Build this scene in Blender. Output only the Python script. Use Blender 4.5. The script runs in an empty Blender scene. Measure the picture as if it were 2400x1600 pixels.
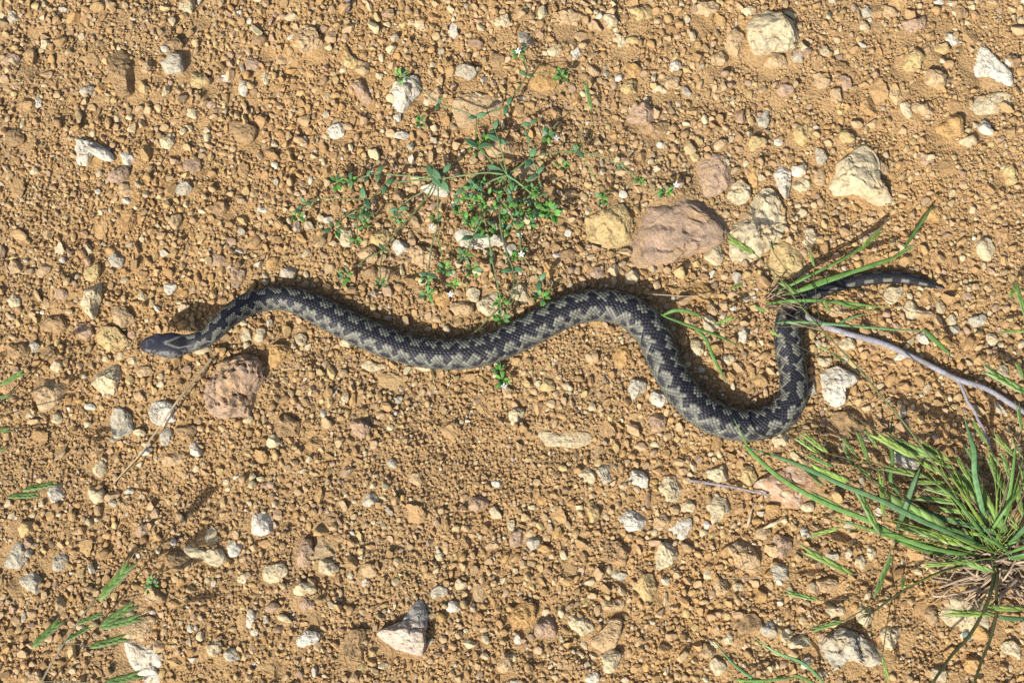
import bpy, math, random
import numpy as np
from mathutils import Matrix, Vector

# ------------------------------------------------------------------ camera, light, exposure
S = 0.00025                       # metres of ground covered by one pixel of the 2400 px photograph
TILT = math.radians(10.0)         # the phone leans a little: it looks slightly away from the photographer
DIST = 0.85
SUN_ELEV = math.radians(40.5)
SUN_TO = math.radians(36.0)       # shadows fall away (+Y) and this much to the right

sc = bpy.context.scene
cd = bpy.data.cameras.new('camera')
cd.sensor_width = 36.0
cd.lens = 36.0 * DIST / (2400 * S)
cd.clip_start = 0.01
cd.clip_end = 200.0
cam = bpy.data.objects.new('camera', cd)
sc.collection.objects.link(cam)
cam.location = (0, -DIST * math.sin(TILT), DIST * math.cos(TILT))
cam.rotation_euler = (TILT, 0, 0)
sc.camera = cam

world = bpy.data.worlds.new('World')
sc.world = world
world.use_nodes = True
wn = world.node_tree
bg = wn.nodes['Background']
sky = wn.nodes.new('ShaderNodeTexSky')
sky.sky_type = 'NISHITA'
sky.sun_disc = False
sky.sun_elevation = SUN_ELEV
sky.sun_rotation = SUN_TO + math.pi
sky.dust_density = 3.0
sky.ozone_density = 0.6
wn.links.new(sky.outputs[0], bg.inputs[0])
bg.inputs[1].default_value = 0.10

sl = bpy.data.lights.new('sun', 'SUN')
sl.energy = 5.0
sl.angle = math.radians(0.55)
sl.color = (1.0, 0.965, 0.885)
sun = bpy.data.objects.new('sun', sl)
sc.collection.objects.link(sun)
sun_dir = Vector((math.sin(SUN_TO) * math.cos(SUN_ELEV), math.cos(SUN_TO) * math.cos(SUN_ELEV), -math.sin(SUN_ELEV)))
sun.rotation_euler = sun_dir.to_track_quat('-Z', 'Y').to_euler()
sun.location = (-0.6, -0.8, 1.2)

vs = sc.view_settings
vs.view_transform = 'Standard'
vs.look = 'None'
vs.exposure = 0.24
vs.gamma = 1.0
vs.use_curve_mapping = False
sc.cycles.use_denoising = False
sc.cycles.max_bounces = 5

rng = np.random.default_rng(7)
random.seed(7)
COL = sc.collection

# ------------------------------------------------------------------ helpers: noise, projection, terrain
def _hash(ix, iy, iz, seed):
    n = (ix.astype(np.int64) * 374761393 + iy.astype(np.int64) * 668265263 + iz.astype(np.int64) * 1274126177 + seed * 974711) & 0xFFFFFFFF
    n = ((n ^ (n >> 13)) * 1274126177) & 0xFFFFFFFF
    n = ((n ^ (n >> 16)) * 2246822519) & 0xFFFFFFFF
    return ((n ^ (n >> 15)) & 0xFFFFFF) / float(0x7FFFFF) - 1.0

def noise3(p, seed=0):
    p = np.asarray(p, float)
    i = np.floor(p).astype(np.int64)
    f = p - i
    f = f * f * (3 - 2 * f)
    x, y, z = i[..., 0], i[..., 1], i[..., 2]
    fx, fy, fz = f[..., 0], f[..., 1], f[..., 2]
    def L(a, b, t): return a + (b - a) * t
    c = lambda dx, dy, dz: _hash(x + dx, y + dy, z + dz, seed)
    return L(L(L(c(0,0,0), c(1,0,0), fx), L(c(0,1,0), c(1,1,0), fx), fy),
             L(L(c(0,0,1), c(1,0,1), fx), L(c(0,1,1), c(1,1,1), fx), fy), fz)

def fbm(p, octv=4, seed=0):
    a, s, out = 1.0, 0.0, 0.0
    p = np.asarray(p, float)
    for k in range(octv):
        out = out + a * noise3(p, seed + k * 17)
        s += a
        a *= 0.5
        p = p * 2.03 + 11.3
    return out / s

def at(px, py, z=0.0):
    """point at height z that the photograph shows at pixel (px, py)"""
    a, b = (px - 1200) * S / DIST, (800 - py) * S / DIST
    d = np.array([a, math.sin(TILT) + b * math.cos(TILT), -math.cos(TILT) + b * math.sin(TILT)])
    o = np.array(cam.location)
    t = (z - o[2]) / d[2]
    return o + d * t

def _p3(x, y, z=0.37):
    x = np.asarray(x, float); y = np.asarray(y, float)
    return np.stack([x, y, np.full_like(x, z)], -1)

def H_low(x, y):
    return 0.0042 * fbm(_p3(x, y) * np.array([7, 7, 1]), 2, 3) + 0.0030 * fbm(_p3(x, y) * np.array([32, 32, 1]), 2, 5)

def H_full(x, y):
    h = H_low(x, y)
    h = h + 0.0030 * fbm(_p3(x, y) * np.array([95, 95, 1]), 3, 21)
    h = h + 0.0008 * np.abs(fbm(_p3(x, y) * np.array([300, 300, 1]), 2, 31))
    return h

def h_at(px, py):
    q = at(px, py, 0.0)
    return float(H_low(np.array([q[0]]), np.array([q[1]]))[0])

def gp(px, py, dz=0.0):
    """point dz above the soil at a photograph pixel"""
    z = h_at(px, py) + dz
    return at(px, py, z)

def catmull(P, n_per=8):
    P = np.asarray(P, float)
    if len(P) < 3:
        t = np.linspace(0, 1, n_per + 1)[:, None]
        return P[0] * (1 - t) + P[-1] * t
    Q = np.vstack([2 * P[0] - P[1], P, 2 * P[-1] - P[-2]])
    out = []
    for i in range(1, len(Q) - 2):
        t = np.linspace(0, 1, n_per, endpoint=False)[:, None]
        a, b, c, d = Q[i - 1], Q[i], Q[i + 1], Q[i + 2]
        out.append(0.5 * ((2 * b) + (c - a) * t + (2 * a - 5 * b + 4 * c - d) * t ** 2 + (3 * b - a - 3 * c + d) * t ** 3))
    out.append(P[-1:])
    return np.vstack(out)

# ------------------------------------------------------------------ helpers: meshes and objects
def mesh_np(name, V, F, col=None, mat=None, smooth=False):
    """F: (n,3) or (n,4) int array, or a list of arrays of different widths"""
    me = bpy.data.meshes.new(name)
    Fs = F if isinstance(F, list) else [F]
    Fs = [np.asarray(f, np.int32) for f in Fs if len(f)]
    loops = np.concatenate([f.ravel() for f in Fs])
    tot = np.concatenate([np.full(len(f), f.shape[1], np.int32) for f in Fs])
    start = np.concatenate([[0], np.cumsum(tot)[:-1]]).astype(np.int32)
    me.vertices.add(len(V)); me.vertices.foreach_set('co', np.asarray(V, np.float32).ravel())
    me.loops.add(len(loops)); me.loops.foreach_set('vertex_index', loops)
    me.polygons.add(len(tot)); me.polygons.foreach_set('loop_start', start)
    me.polygons.foreach_set('use_smooth', np.full(len(tot), smooth, bool))
    if col is not None:
        a = me.color_attributes.new('Col', 'FLOAT_COLOR', 'POINT')
        c = np.ones((len(V), 4), np.float32)
        c[:, :3] = col
        a.data.foreach_set('color', c.ravel())
    me.update(calc_edges=True)
    me.validate()
    if mat: me.materials.append(mat)
    return me

def tag(o, label=None, cat=None, group=None, kind=None):
    if label: o['label'] = label
    if cat: o['category'] = cat
    if group: o['group'] = group
    if kind: o['kind'] = kind
    return o

def link(name, me, parent=None, M=None):
    o = bpy.data.objects.new(name, me)
    COL.objects.link(o)
    if parent is not None:
        o.parent = parent
        T = Matrix.Translation(-parent.location)
        o.matrix_basis = T @ M if M is not None else T
    elif M is not None:
        o.matrix_basis = M
    return o

def empty(name, loc):
    e = bpy.data.objects.new(name, None)
    e.empty_display_size = 0.01
    e.location = Vector(loc)
    COL.objects.link(e)
    return e

_ico = {}
def ico(level):
    if level in _ico: return _ico[level]
    if level == 0:
        t = (1 + 5 ** 0.5) / 2
        V = np.array([(-1,t,0),(1,t,0),(-1,-t,0),(1,-t,0),(0,-1,t),(0,1,t),(0,-1,-t),(0,1,-t),(t,0,-1),(t,0,1),(-t,0,-1),(-t,0,1)], float)
        V /= np.linalg.norm(V[0])
        F = np.array([(0,11,5),(0,5,1),(0,1,7),(0,7,10),(0,10,11),(1,5,9),(5,11,4),(11,10,2),(10,7,6),(7,1,8),(3,9,4),(3,4,2),(3,2,6),(3,6,8),(3,8,9),(4,9,5),(2,4,11),(6,2,10),(8,6,7),(9,8,1)])
    else:
        V0, F0 = ico(level - 1)
        V = list(V0); cache = {}; F = []
        def mid(a, b):
            k = (a, b) if a < b else (b, a)
            if k not in cache:
                m = V[a] + V[b]; V.append(m / np.linalg.norm(m)); cache[k] = len(V) - 1
            return cache[k]
        for a, b, c in F0:
            ab, bc, ca = mid(a, b), mid(b, c), mid(c, a)
            F += [(a, ab, ca), (b, bc, ab), (c, ca, bc), (ab, bc, ca)]
        V = np.array(V); F = np.array(F)
    _ico[level] = (V, F)
    return _ico[level]

def sweep(P, width, thick, sides=6, up=(0, 0, 1), twist=0.0):
    """closed tube with a flat or round section along the points P"""
    P = np.asarray(P, float); n = len(P)
    T = np.gradient(P, axis=0); T /= np.linalg.norm(T, axis=1)[:, None] + 1e-12
    up = np.asarray(up, float)
    Sd = np.cross(T, up); ln = np.linalg.norm(Sd, axis=1)[:, None]
    Sd = np.where(ln > 1e-4, Sd / (ln + 1e-12), np.array([1.0, 0, 0]))
    N = np.cross(Sd, T)
    w = np.broadcast_to(np.asarray(width, float), (n,)) / 2
    t = np.broadcast_to(np.asarray(thick, float), (n,)) / 2
    tw = np.linspace(0, twist, n)
    a = np.linspace(0, 2 * math.pi, sides, endpoint=False)
    ca, sa = np.cos(a), np.sin(a)
    Sd2 = Sd * np.cos(tw)[:, None] + N * np.sin(tw)[:, None]
    N2 = -Sd * np.sin(tw)[:, None] + N * np.cos(tw)[:, None]
    V = P[:, None] + Sd2[:, None] * (w[:, None] * ca)[..., None] + N2[:, None] * (t[:, None] * sa)[..., None]
    V = V.reshape(-1, 3)
    i = np.arange(n - 1)[:, None] * sides; j = np.arange(sides)[None]; k = (j + 1) % sides
    Q = np.stack([i + j, i + k, i + sides + k, i + sides + j], -1).reshape(-1, 4)
    V = np.vstack([V, P[0], P[-1]])
    jj = np.arange(sides); kk = (jj + 1) % sides
    c0 = np.stack([np.full(sides, n * sides), kk, jj], -1)
    e = (n - 1) * sides
    c1 = np.stack([np.full(sides, n * sides + 1), e + jj, e + kk], -1)
    return V, Q, np.vstack([c0, c1])

class MB:
    def __init__(s): s.V = []; s.Q = []; s.T = []; s.C = []; s.n = 0
    def add(s, V, Q, T, col):
        s.V.append(V)
        if Q is not None and len(Q): s.Q.append(np.asarray(Q) + s.n)
        if T is not None and len(T): s.T.append(np.asarray(T) + s.n)
        s.C.append(np.broadcast_to(np.asarray(col, float), (len(V), 3))); s.n += len(V)
    def mesh(s, name, mat, smooth=True):
        F = []
        if s.Q: F.append(np.vstack(s.Q))
        if s.T: F.append(np.vstack(s.T))
        return mesh_np(name, np.vstack(s.V), F, np.vstack(s.C), mat, smooth)

# ------------------------------------------------------------------ materials
def new_mat(name):
    m = bpy.data.materials.new(name); m.use_nodes = True
    return m, m.node_tree, m.node_tree.nodes['Principled BSDF']

def col_mat(name, rough, spec=0.3, nscale=900, namp=0.25, bump=0.3, bdist=0.0003, bscale=1400, coord='Object', sss=0):
    m, nt, b = new_mat(name)
    at_ = nt.nodes.new('ShaderNodeAttribute'); at_.attribute_name = 'Col'
    if coord == 'Object':
        tc = nt.nodes.new('ShaderNodeTexCoord'); vec = tc.outputs['Object']
    else:
        tc = nt.nodes.new('ShaderNodeNewGeometry'); vec = tc.outputs['Position']
    n1 = nt.nodes.new('ShaderNodeTexNoise'); n1.inputs['Scale'].default_value = nscale; n1.inputs['Detail'].default_value = 4
    nt.links.new(vec, n1.inputs['Vector'])
    mr = nt.nodes.new('ShaderNodeMapRange')
    mr.inputs[1].default_value = 0.25; mr.inputs[2].default_value = 0.75
    mr.inputs[3].default_value = 1 - namp; mr.inputs[4].default_value = 1 + namp
    nt.links.new(n1.outputs[0], mr.inputs[0])
    mx = nt.nodes.new('ShaderNodeVectorMath'); mx.operation = 'SCALE'
    nt.links.new(at_.outputs['Color'], mx.inputs[0]); nt.links.new(mr.outputs[0], mx.inputs['Scale'])
    nt.links.new(mx.outputs[0], b.inputs['Base Color'])
    b.inputs['Roughness'].default_value = rough
    b.inputs['Specular IOR Level'].default_value = spec
    if bump > 0:
        n2 = nt.nodes.new('ShaderNodeTexNoise'); n2.inputs['Scale'].default_value = bscale; n2.inputs['Detail'].default_value = 3
        nt.links.new(vec, n2.inputs['Vector'])
        bp = nt.nodes.new('ShaderNodeBump'); bp.inputs['Strength'].default_value = bump; bp.inputs['Distance'].default_value = bdist
        nt.links.new(n2.outputs[0], bp.inputs['Height']); nt.links.new(bp.outputs[0], b.inputs['Normal'])
    return m

M_STONE = col_mat('stone_mineral', 0.9, 0.2, 800, 0.28, 0.7, 0.0006, 1100, 'Position')
M_GRAVEL = col_mat('gravel_mineral', 0.92, 0.15, 1100, 0.25, 0.5, 0.0004, 1800, 'Position')
M_SOIL = col_mat('soil_earth', 0.95, 0.1, 700, 0.3, 1.0, 0.0016, 700, 'Position')
M_SNAKE = col_mat('snake_skin', 0.5, 0.3, 1500, 0.10, 0.15, 0.00015, 2500)
M_BARK = col_mat('dry_bark', 0.8, 0.2, 500, 0.3, 0.5, 0.0004, 900)

def leaf_mat(name, rough=0.5, trans=0.3):
    m, nt, b = new_mat(name)
    at_ = nt.nodes.new('ShaderNodeAttribute'); at_.attribute_name = 'Col'
    tc = nt.nodes.new('ShaderNodeTexCoord')
    n1 = nt.nodes.new('ShaderNodeTexNoise'); n1.inputs['Scale'].default_value = 350; n1.inputs['Detail'].default_value = 3
    nt.links.new(tc.outputs['Object'], n1.inputs['Vector'])
    mr = nt.nodes.new('ShaderNodeMapRange')
    mr.inputs[1].default_value = 0.25; mr.inputs[2].default_value = 0.75; mr.inputs[3].default_value = 0.72; mr.inputs[4].default_value = 1.25
    nt.links.new(n1.outputs[0], mr.inputs[0])
    oi = nt.nodes.new('ShaderNodeObjectInfo')
    m2 = nt.nodes.new('ShaderNodeMapRange'); m2.inputs[3].default_value = 0.78; m2.inputs[4].default_value = 1.2
    nt.links.new(oi.outputs['Random'], m2.inputs[0])
    mm = nt.nodes.new('ShaderNodeMath'); mm.operation = 'MULTIPLY'
    nt.links.new(mr.outputs[0], mm.inputs[0]); nt.links.new(m2.outputs[0], mm.inputs[1])
    mx = nt.nodes.new('ShaderNodeVectorMath'); mx.operation = 'SCALE'
    nt.links.new(at_.outputs['Color'], mx.inputs[0]); nt.links.new(mm.outputs[0], mx.inputs['Scale'])
    nt.links.new(mx.outputs[0], b.inputs['Base Color'])
    b.inputs['Roughness'].default_value = rough
    b.inputs['Specular IOR Level'].default_value = 0.35
    tr = nt.nodes.new('ShaderNodeBsdfTranslucent'); nt.links.new(mx.outputs[0], tr.inputs['Color'])
    ms = nt.nodes.new('ShaderNodeMixShader'); ms.inputs[0].default_value = trans
    nt.links.new(b.outputs[0], ms.inputs[1]); nt.links.new(tr.outputs[0], ms.inputs[2])
    nt.links.new(ms.outputs[0], nt.nodes['Material Output'].inputs['Surface'])
    return m

M_LEAF = leaf_mat('green_leaf', 0.5, 0.25)
M_STRAW = leaf_mat('dry_straw', 0.7, 0.1)
m, nt, b = new_mat('snake_eye'); b.inputs['Base Color'].default_value = (0.05, 0.02, 0.01, 1); b.inputs['Roughness'].default_value = 0.12
M_EYE = m

C = dict(soil=(0.395, 0.255, 0.122), tan=(0.455, 0.325, 0.185), cream=(0.53, 0.445, 0.285), white=(0.57, 0.53, 0.435),
         grey=(0.41, 0.375, 0.29), yellow=(0.48, 0.36, 0.17), orange=(0.46, 0.285, 0.115), pink=(0.37, 0.26, 0.18), brown=(0.30, 0.20, 0.105))
C = {k: np.array(v) for k, v in C.items()}

# ------------------------------------------------------------------ the ground
def axis(lo, hi, step):
    core = np.arange(lo, hi + step / 2, step)
    g = [step * 2]
    while sum(g) < 30: g.append(g[-1] * 1.5)
    c = np.cumsum(g)
    return np.concatenate([(lo - c)[::-1], core, hi + c])

gx = axis(-0.40, 0.40, 0.0019); gy = axis(-0.29, 0.31, 0.0019)
X, Y = np.meshgrid(gx, gy)
far = np.clip((np.hypot(X, Y) - 0.6) / 1.0, 0, 1)
Z = H_full(X, Y) * (1 - far)
nx, ny = len(gx), len(gy)
V = np.stack([X, Y, Z], -1).reshape(-1, 3)
i = np.arange(nx - 1)[None]; j = np.arange(ny - 1)[:, None] * nx
Q = np.stack([i + j, i + j + 1, i + j + nx + 1, i + j + nx], -1).reshape(-1, 4)
n1 = fbm(_p3(X, Y) * np.array([9, 9, 1]), 3, 51).reshape(-1, 1)
n2 = fbm(_p3(X, Y) * np.array([90, 90, 1]), 3, 61).reshape(-1, 1)
gc = C['soil'] * (1 + 0.16 * n2) + n1 * np.array([0.05, 0.018, -0.005])
ground = link('ground', mesh_np('ground', V, Q, np.clip(gc, 0.02, 1), M_SOIL, True))
tag(ground, 'dry orange-brown crumbly soil under the gravel', None, None, 'structure')

# ------------------------------------------------------------------ the snake's course (pixel x, y, half width)
HEAD = [(331, 808, 5), (337, 808.5, 12), (347, 809, 18), (366, 808, 22), (386, 809, 26), (404, 809.5, 27), (418, 808.5, 25.5), (432, 806.5, 22), (448, 803, 19.5)]
BODY = [(470, 796, 20), (492, 784, 20.5), (513, 765, 21.5), (532, 746, 23), (553, 730, 25), (580, 714, 26), (612, 703, 26), (654, 698, 26), (701, 707, 29), (747, 727, 32), (788, 748, 33),
        (823, 766, 33), (892, 797, 33.5), (965, 821, 33), (1038, 830, 34), (1099, 827, 34.5), (1156, 813, 35), (1229, 780, 36), (1297, 744, 36), (1353, 722, 35.5), (1410, 715, 35.5),
        (1458, 724, 37), (1489, 740, 38), (1515, 764, 38), (1538, 799, 38), (1557, 846, 37), (1579, 888, 36), (1609, 930, 37), (1647, 964, 37), (1692, 987, 36), (1740, 997, 35),
        (1792, 991, 34.5), (1832, 970, 34), (1856, 932, 32.5), (1860, 890, 31), (1855, 850, 30.5), (1847, 800, 31), (1848, 760, 30), (1857, 730, 27), (1878, 706, 22), (1910, 687, 17.5),
        (1948, 673, 14.5), (1990, 662, 14), (2025, 655, 14), (2066, 651, 14), (2107, 651, 13.5), (2147, 658, 11.5), (2188, 668, 7), (2212, 675, 2.2)]
NP = 24
path = catmull(np.array(HEAD + BODY, float), NP)
seg = np.r_[0, np.cumsum(np.hypot(np.diff(path[:, 0]), np.diff(path[:, 1])))]
L_ALL = seg[-1]

# ------------------------------------------------------------------ stones
def T(n, *pts):
    ox, oy = [(0, 0), (800, 0), (1600, 0), (0, 530), (800, 530), (1600, 530), (0, 1060), (800, 1060), (1600, 1060)][n - 1]
    return [(ox + x / 2.904, oy + y / 2.904) for x, y in pts]

# outlined stones: outline, colour, height factor, roughness, label
POLY = [
 (T(1,(495,915),(610,920),(680,985),(770,1050),(772,1110),(700,1085),(640,1050),(590,1130),(530,1130),(505,1000)), 'white', .55, 'white crooked chalk stone with a bent arm beside a small white cube'),
 (T(1,(1100,430),(1150,340),(1240,345),(1270,420),(1240,490),(1140,500)), 'grey', .7, 'cream stone with dark grey streaked top among brown crumbs'),
 (T(1,(2000,220),(2060,160),(2150,215),(2200,290),(2160,340),(2060,355),(1990,320)), 'tan', .75, 'rough tan stone with sharp broken crest among loose brown crumbs'),
 (T(1,(740,390),(830,340),(920,420),(940,500),(900,640),(820,660),(760,560)), 'brown', .6, 'long brown earth clod with a dark shaded side'),
 (T(2,(320,640),(360,540),(430,490),(520,520),(535,620),(480,680),(420,765),(340,715)), 'white', .6, 'pointed cream-white stone under a leafy sandwort tip'),
 (T(2,(40,540),(110,515),(160,560),(212,690),(150,700),(100,620)), 'pink', .6, 'dark reddish-brown angular stone next to the pointed white stone'),
 (T(2,(770,680),(860,640),(1010,650),(1110,690),(1080,780),(960,800),(900,870),(800,860),(765,760)), 'tan', .35, 'pale pinkish-tan flat slab at the upper stems of the sandwort'),
 (T(2,(1270,480),(1330,430),(1420,420),(1480,500),(1450,600),(1330,615),(1260,560)), 'orange', .3, 'flat bright orange stone by the highest sandwort flower'),
 (T(3,(450,190),(480,100),(560,70),(700,90),(790,100),(830,170),(845,240),(790,290),(720,350),(600,350),(510,375),(465,320)), 'cream', .72, 'big rounded cream boulder-like stone, largest pale stone in the gravel'),
 (T(3,(290,320),(310,220),(360,180),(420,230),(430,330),(380,385)), 'tan', .5, 'tan oval stone beside the big rounded cream stone'),
 (T(3,(1965,330),(2000,280),(2060,300),(2110,360),(2170,430),(2240,500),(2235,580),(2180,560),(2100,515),(2000,515),(1990,440),(1980,370)), 'white', .45, 'bright white jagged chalk strip touching a yellowish slab'),
 (T(3,(1940,710),(2010,660),(2100,630),(2222,630),(2230,720),(2150,760),(2010,780)), 'cream', .3, 'flat yellowish cream slab sunk against the white jagged strip'),
 (T(3,(510,790),(590,715),(605,790),(580,855),(525,840)), 'grey', .4, 'smooth pale grey-green pointed pebble lying alone'),
 (T(3,(80,1230),(110,1060),(180,1020),(290,1050),(360,1110),(330,1230),(280,1290),(180,1310),(100,1270)), 'pink', .5, 'round purplish-brown stone touching the big pinkish slab'),
 (T(3,(990,1260),(1060,1120),(1160,1010),(1230,970),(1300,1020),(1330,1090),(1335,1220),(1430,1350),(1390,1395),(1270,1400),(1170,1330),(1060,1330)), 'cream', .45, 'large triangular pale grey-cream stone with a flared foot'),
 (T(3,(625,1160),(680,1110),(740,1150),(745,1250),(720,1355),(660,1280)), 'white', .5, 'tall narrow white stone beside the ridged cream stone'),
 (T(3,(310,1330),(340,1240),(400,1205),(460,1260),(470,1330),(400,1380)), 'cream', .6, 'small cream block between the purplish stone and the ridged cream stone'),
 ([(1717,537),(1738,503),(1772,458),(1793,434),(1820,441),(1834,482),(1848,520),(1832,555),(1795,590),(1750,605),(1712,602)], 'cream', .6, 'ridged cream stone wedged against the narrow end of the pinkish slab'),
 ([(1490,510),(1531,464),(1622,439),(1694,480),(1714,510),(1699,561),(1622,602),(1551,617),(1485,628),(1480,582)], 'pink', .38, 'big flat pinkish-brown slab with pale streaks'),
 ([(1372,510),(1398,485),(1459,475),(1480,510),(1485,566),(1428,582),(1377,561)], 'yellow', .45, 'yellowish-tan lumpy stone against the broad end of the pinkish slab'),
 (T(6,(590,250),(620,120),(700,100),(800,160),(862,270),(820,330),(740,350),(640,345)), 'yellow', .4, 'flat yellow-tan slab beside the grass at the tail base'),
 (T(6,(920,1000),(1060,945),(1180,1000),(1200,1050),(1110,1100),(1110,1190),(1050,1220),(930,1165),(910,1090)), 'white', .6, 'blocky grey-white stone just outside the snake\'s loop'),
 (T(6,(980,1330),(1050,1260),(1200,1250),(1290,1330),(1250,1420),(1100,1460),(990,1420)), 'brown', .5, 'broad brown stone next to the blocky grey-white stone'),
 (T(6,(610,1440),(650,1390),(720,1370),(740,1440),(700,1500),(630,1500)), 'cream', .6, 'pale cream stone pressed against the outside of the snake\'s loop'),
 (T(4,(530,540),(570,440),(620,400),(690,380),(700,480),(650,630),(560,600)), 'cream', .65, 'upright cream-grey stone near the tan stone before the snake\'s snout'),
 (T(4,(655,720),(700,675),(800,690),(885,780),(870,835),(740,840),(670,790)), 'yellow', .45, 'smooth yellowish-tan stone just before the snake\'s snout'),
 (T(4,(630,1060),(650,1000),(760,940),(830,920),(835,1010),(780,1140),(700,1150),(640,1090)), 'cream', .6, 'lumpy yellow-cream stone under the chin of the snake'),
 (T(4,(1015,1260),(1040,1190),(1130,1180),(1210,1230),(1200,1320),(1130,1360),(1040,1330)), 'white', .7, 'bright white stone crossed by the dry straw'),
 (T(4,(1400,1150),(1450,1010),(1530,930),(1660,880),(1780,900),(1795,1050),(1780,1180),(1720,1280),(1560,1325),(1460,1290),(1420,1220)), 'pink', .55, 'big rough brown stone with deep relief beside the dry straw'),
 (T(4,(1870,1380),(1900,1290),(1960,1260),(2040,1340),(2030,1420),(1900,1430)), 'brown', .6, 'brown clod with a dark hollow next to the big rough stone'),
 (T(5,(760,60),(830,20),(1000,50),(1110,50),(1120,120),(960,160),(830,140)), 'white', .45, 'long white block under the middle of the sandwort'),
 (T(5,(920,530),(960,470),(1050,440),(1090,520),(1075,590),(1000,605),(940,575)), 'cream', .5, 'round yellow-cream stone between the sandwort and the snake\'s mid body'),
 (T(5,(440,160),(520,110),(640,150),(660,240),(580,290),(480,240)), 'tan', .45, 'porous tan stone under the outer stems of the sandwort'),
 (T(5,(1300,1390),(1380,1370),(1450,1420),(1560,1390),(1690,1400),(1700,1470),(1600,1500),(1400,1490)), 'cream', .2, 'pale crumbly slab almost buried in the sandy soil'),
 (T(5,(110,940),(170,905),(300,930),(310,960),(200,985)), 'cream', .35, 'thin cream flake under the snake\'s lower edge'),
 (T(7,(1690,480),(1730,420),(1800,400),(1865,450),(1860,530),(1780,565),(1710,545)), 'white', .65, 'round white stone with grey veins standing alone'),
 (T(7,(1240,650),(1300,610),(1400,650),(1500,650),(1550,730),(1480,775),(1400,740),(1300,710)), 'cream', .4, 'long lumpy cream stone beside a round shell-like pebble'),
 (T(7,(2020,650),(2060,580),(2120,590),(2140,680),(2110,770),(2050,780),(2010,720)), 'pink', .6, 'dark purple-brown oval stone standing up from the crumbs'),
 (T(7,(840,1290),(900,1265),(1080,1280),(1095,1440),(1050,1475),(1110,1560),(940,1560),(900,1490),(870,1380)), 'white', .4, 'white cracked slab under the grass spikelets'),
 (T(7,(830,1210),(900,1130),(1020,1110),(1080,1150),(1050,1240),(960,1280),(860,1260)), 'tan', .5, 'tan humped stone touching the white cracked slab'),
 (T(8,(245,1230),(300,1180),(400,1110),(480,1010),(560,1010),(585,1100),(580,1220),(600,1310),(550,1375),(440,1350),(350,1360),(290,1310)), 'pinkwhite', 1.0, 'tall pinkish-white angular stone with a grey tip and a deep shadow'),
 (T(8,(20,1290),(60,1200),(170,1190),(160,1350),(130,1440),(50,1440),(20,1370)), 'brown', .6, 'dark brown elongated clod next to the tall pinkish-white stone'),
 (T(8,(1120,1130),(1160,1040),(1240,1000),(1320,1030),(1320,1120),(1280,1190),(1170,1180)), 'orange', .65, 'orange-yellow angular stone touching a pinkish one'),
 (T(8,(1540,1160),(1570,1090),(1650,1090),(1710,1150),(1720,1200),(1640,1240),(1560,1210)), 'cream', .6, 'cream-white knobbly stone beside a tan lobed stone'),
 (T(8,(1670,1280),(1780,1200),(1830,1130),(1910,1130),(1900,1230),(1860,1320),(1780,1350),(1690,1300)), 'tan', .5, 'tan lobed stone beside the knobbly cream-white one'),
 (T(8,(1985,920),(2050,820),(2120,820),(2145,920),(2130,1000),(2070,1010)), 'yellow', .6, 'tan tooth-shaped stone near the tan lobed stone'),
 (T(8,(1760,640),(1800,590),(1890,590),(1950,680),(1940,760),(1850,770),(1770,710)), 'brown', .6, 'rough brown clod beside the yellow-cream lobed stone'),
 (T(8,(2140,700),(2170,610),(2260,620),(2300,700),(2270,750),(2150,800)), 'cream', .6, 'yellow-cream lobed stone next to the rough brown clod'),
 (T(8,(1880,440),(1920,380),(2020,400),(2080,460),(2040,520),(1950,530)), 'white', .5, 'white and pinkish knobbly stone near the yellow-cream lobed stone'),
 (T(8,(1950,160),(1980,110),(2060,120),(2090,180),(2085,235),(1970,230)), 'white', .65, 'square grey-white block standing beside a cream and pink stone'),
 (T(8,(2150,230),(2200,150),(2290,160),(2340,250),(2300,330),(2200,330)), 'cream', .5, 'broad cream and pink stone by the small grey twig'),
 (T(8,(2215,510),(2270,450),(2380,440),(2390,500),(2330,590),(2270,570)), 'white', .4, 'flat angular cream-white flake near the small grey twig'),
 (T(9,(170,360),(230,290),(310,310),(330,400),(270,450),(210,490)), 'cream', .5, 'cream-tan wedge stone under the small grey twig'),
 (T(9,(490,230),(600,110),(760,90),(880,130),(960,180),(900,300),(800,370),(700,360),(590,320)), 'pinkorange', .35, 'broad pinkish-orange slab under the long grass blades'),
 (T(9,(300,650),(370,600),(470,620),(540,760),(500,820),(390,810)), 'tan', .55, 'tan rough stone beside a grey-cream speckled one'),
 (T(9,(590,800),(640,740),(720,770),(730,850),(640,880)), 'grey', .6, 'grey-cream speckled stone among the outlying grass spikelets'),
 (T(9,(205,900),(240,850),(300,870),(320,920),(290,970),(240,975)), 'tan', .7, 'smooth egg-shaped tan pebble near a hair-thin straw'),
 (T(9,(930,1230),(1100,1190),(1220,1250),(1340,1330),(1370,1400),(1280,1480),(1160,1450),(1050,1500),(990,1450),(940,1340)), 'grey', .5, 'large porous grey-cream rock in front of the large grass tuft'),
 (T(9,(1350,1220),(1390,1180),(1500,1190),(1480,1260),(1430,1340),(1380,1330)), 'cream', .5, 'cream block touching the large porous rock'),
 (T(9,(1750,1080),(1800,990),(1900,960),(2080,1000),(2120,1100),(2080,1220),(1950,1220),(1830,1170)), 'cream', .4, 'large yellow-cream slab under the grass tuft base'),
 (T(9,(1420,50),(1450,-10),(1560,0),(1620,60),(1590,110),(1480,110)), 'white', .5, 'white stone half hidden behind the grass spikelets'),
 (T(9,(1180,1080),(1230,1030),(1300,1060),(1300,1140),(1250,1180),(1190,1130)), 'cream', .6, 'yellow-cream stone at the end of the brown grass stalk'),
]
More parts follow.
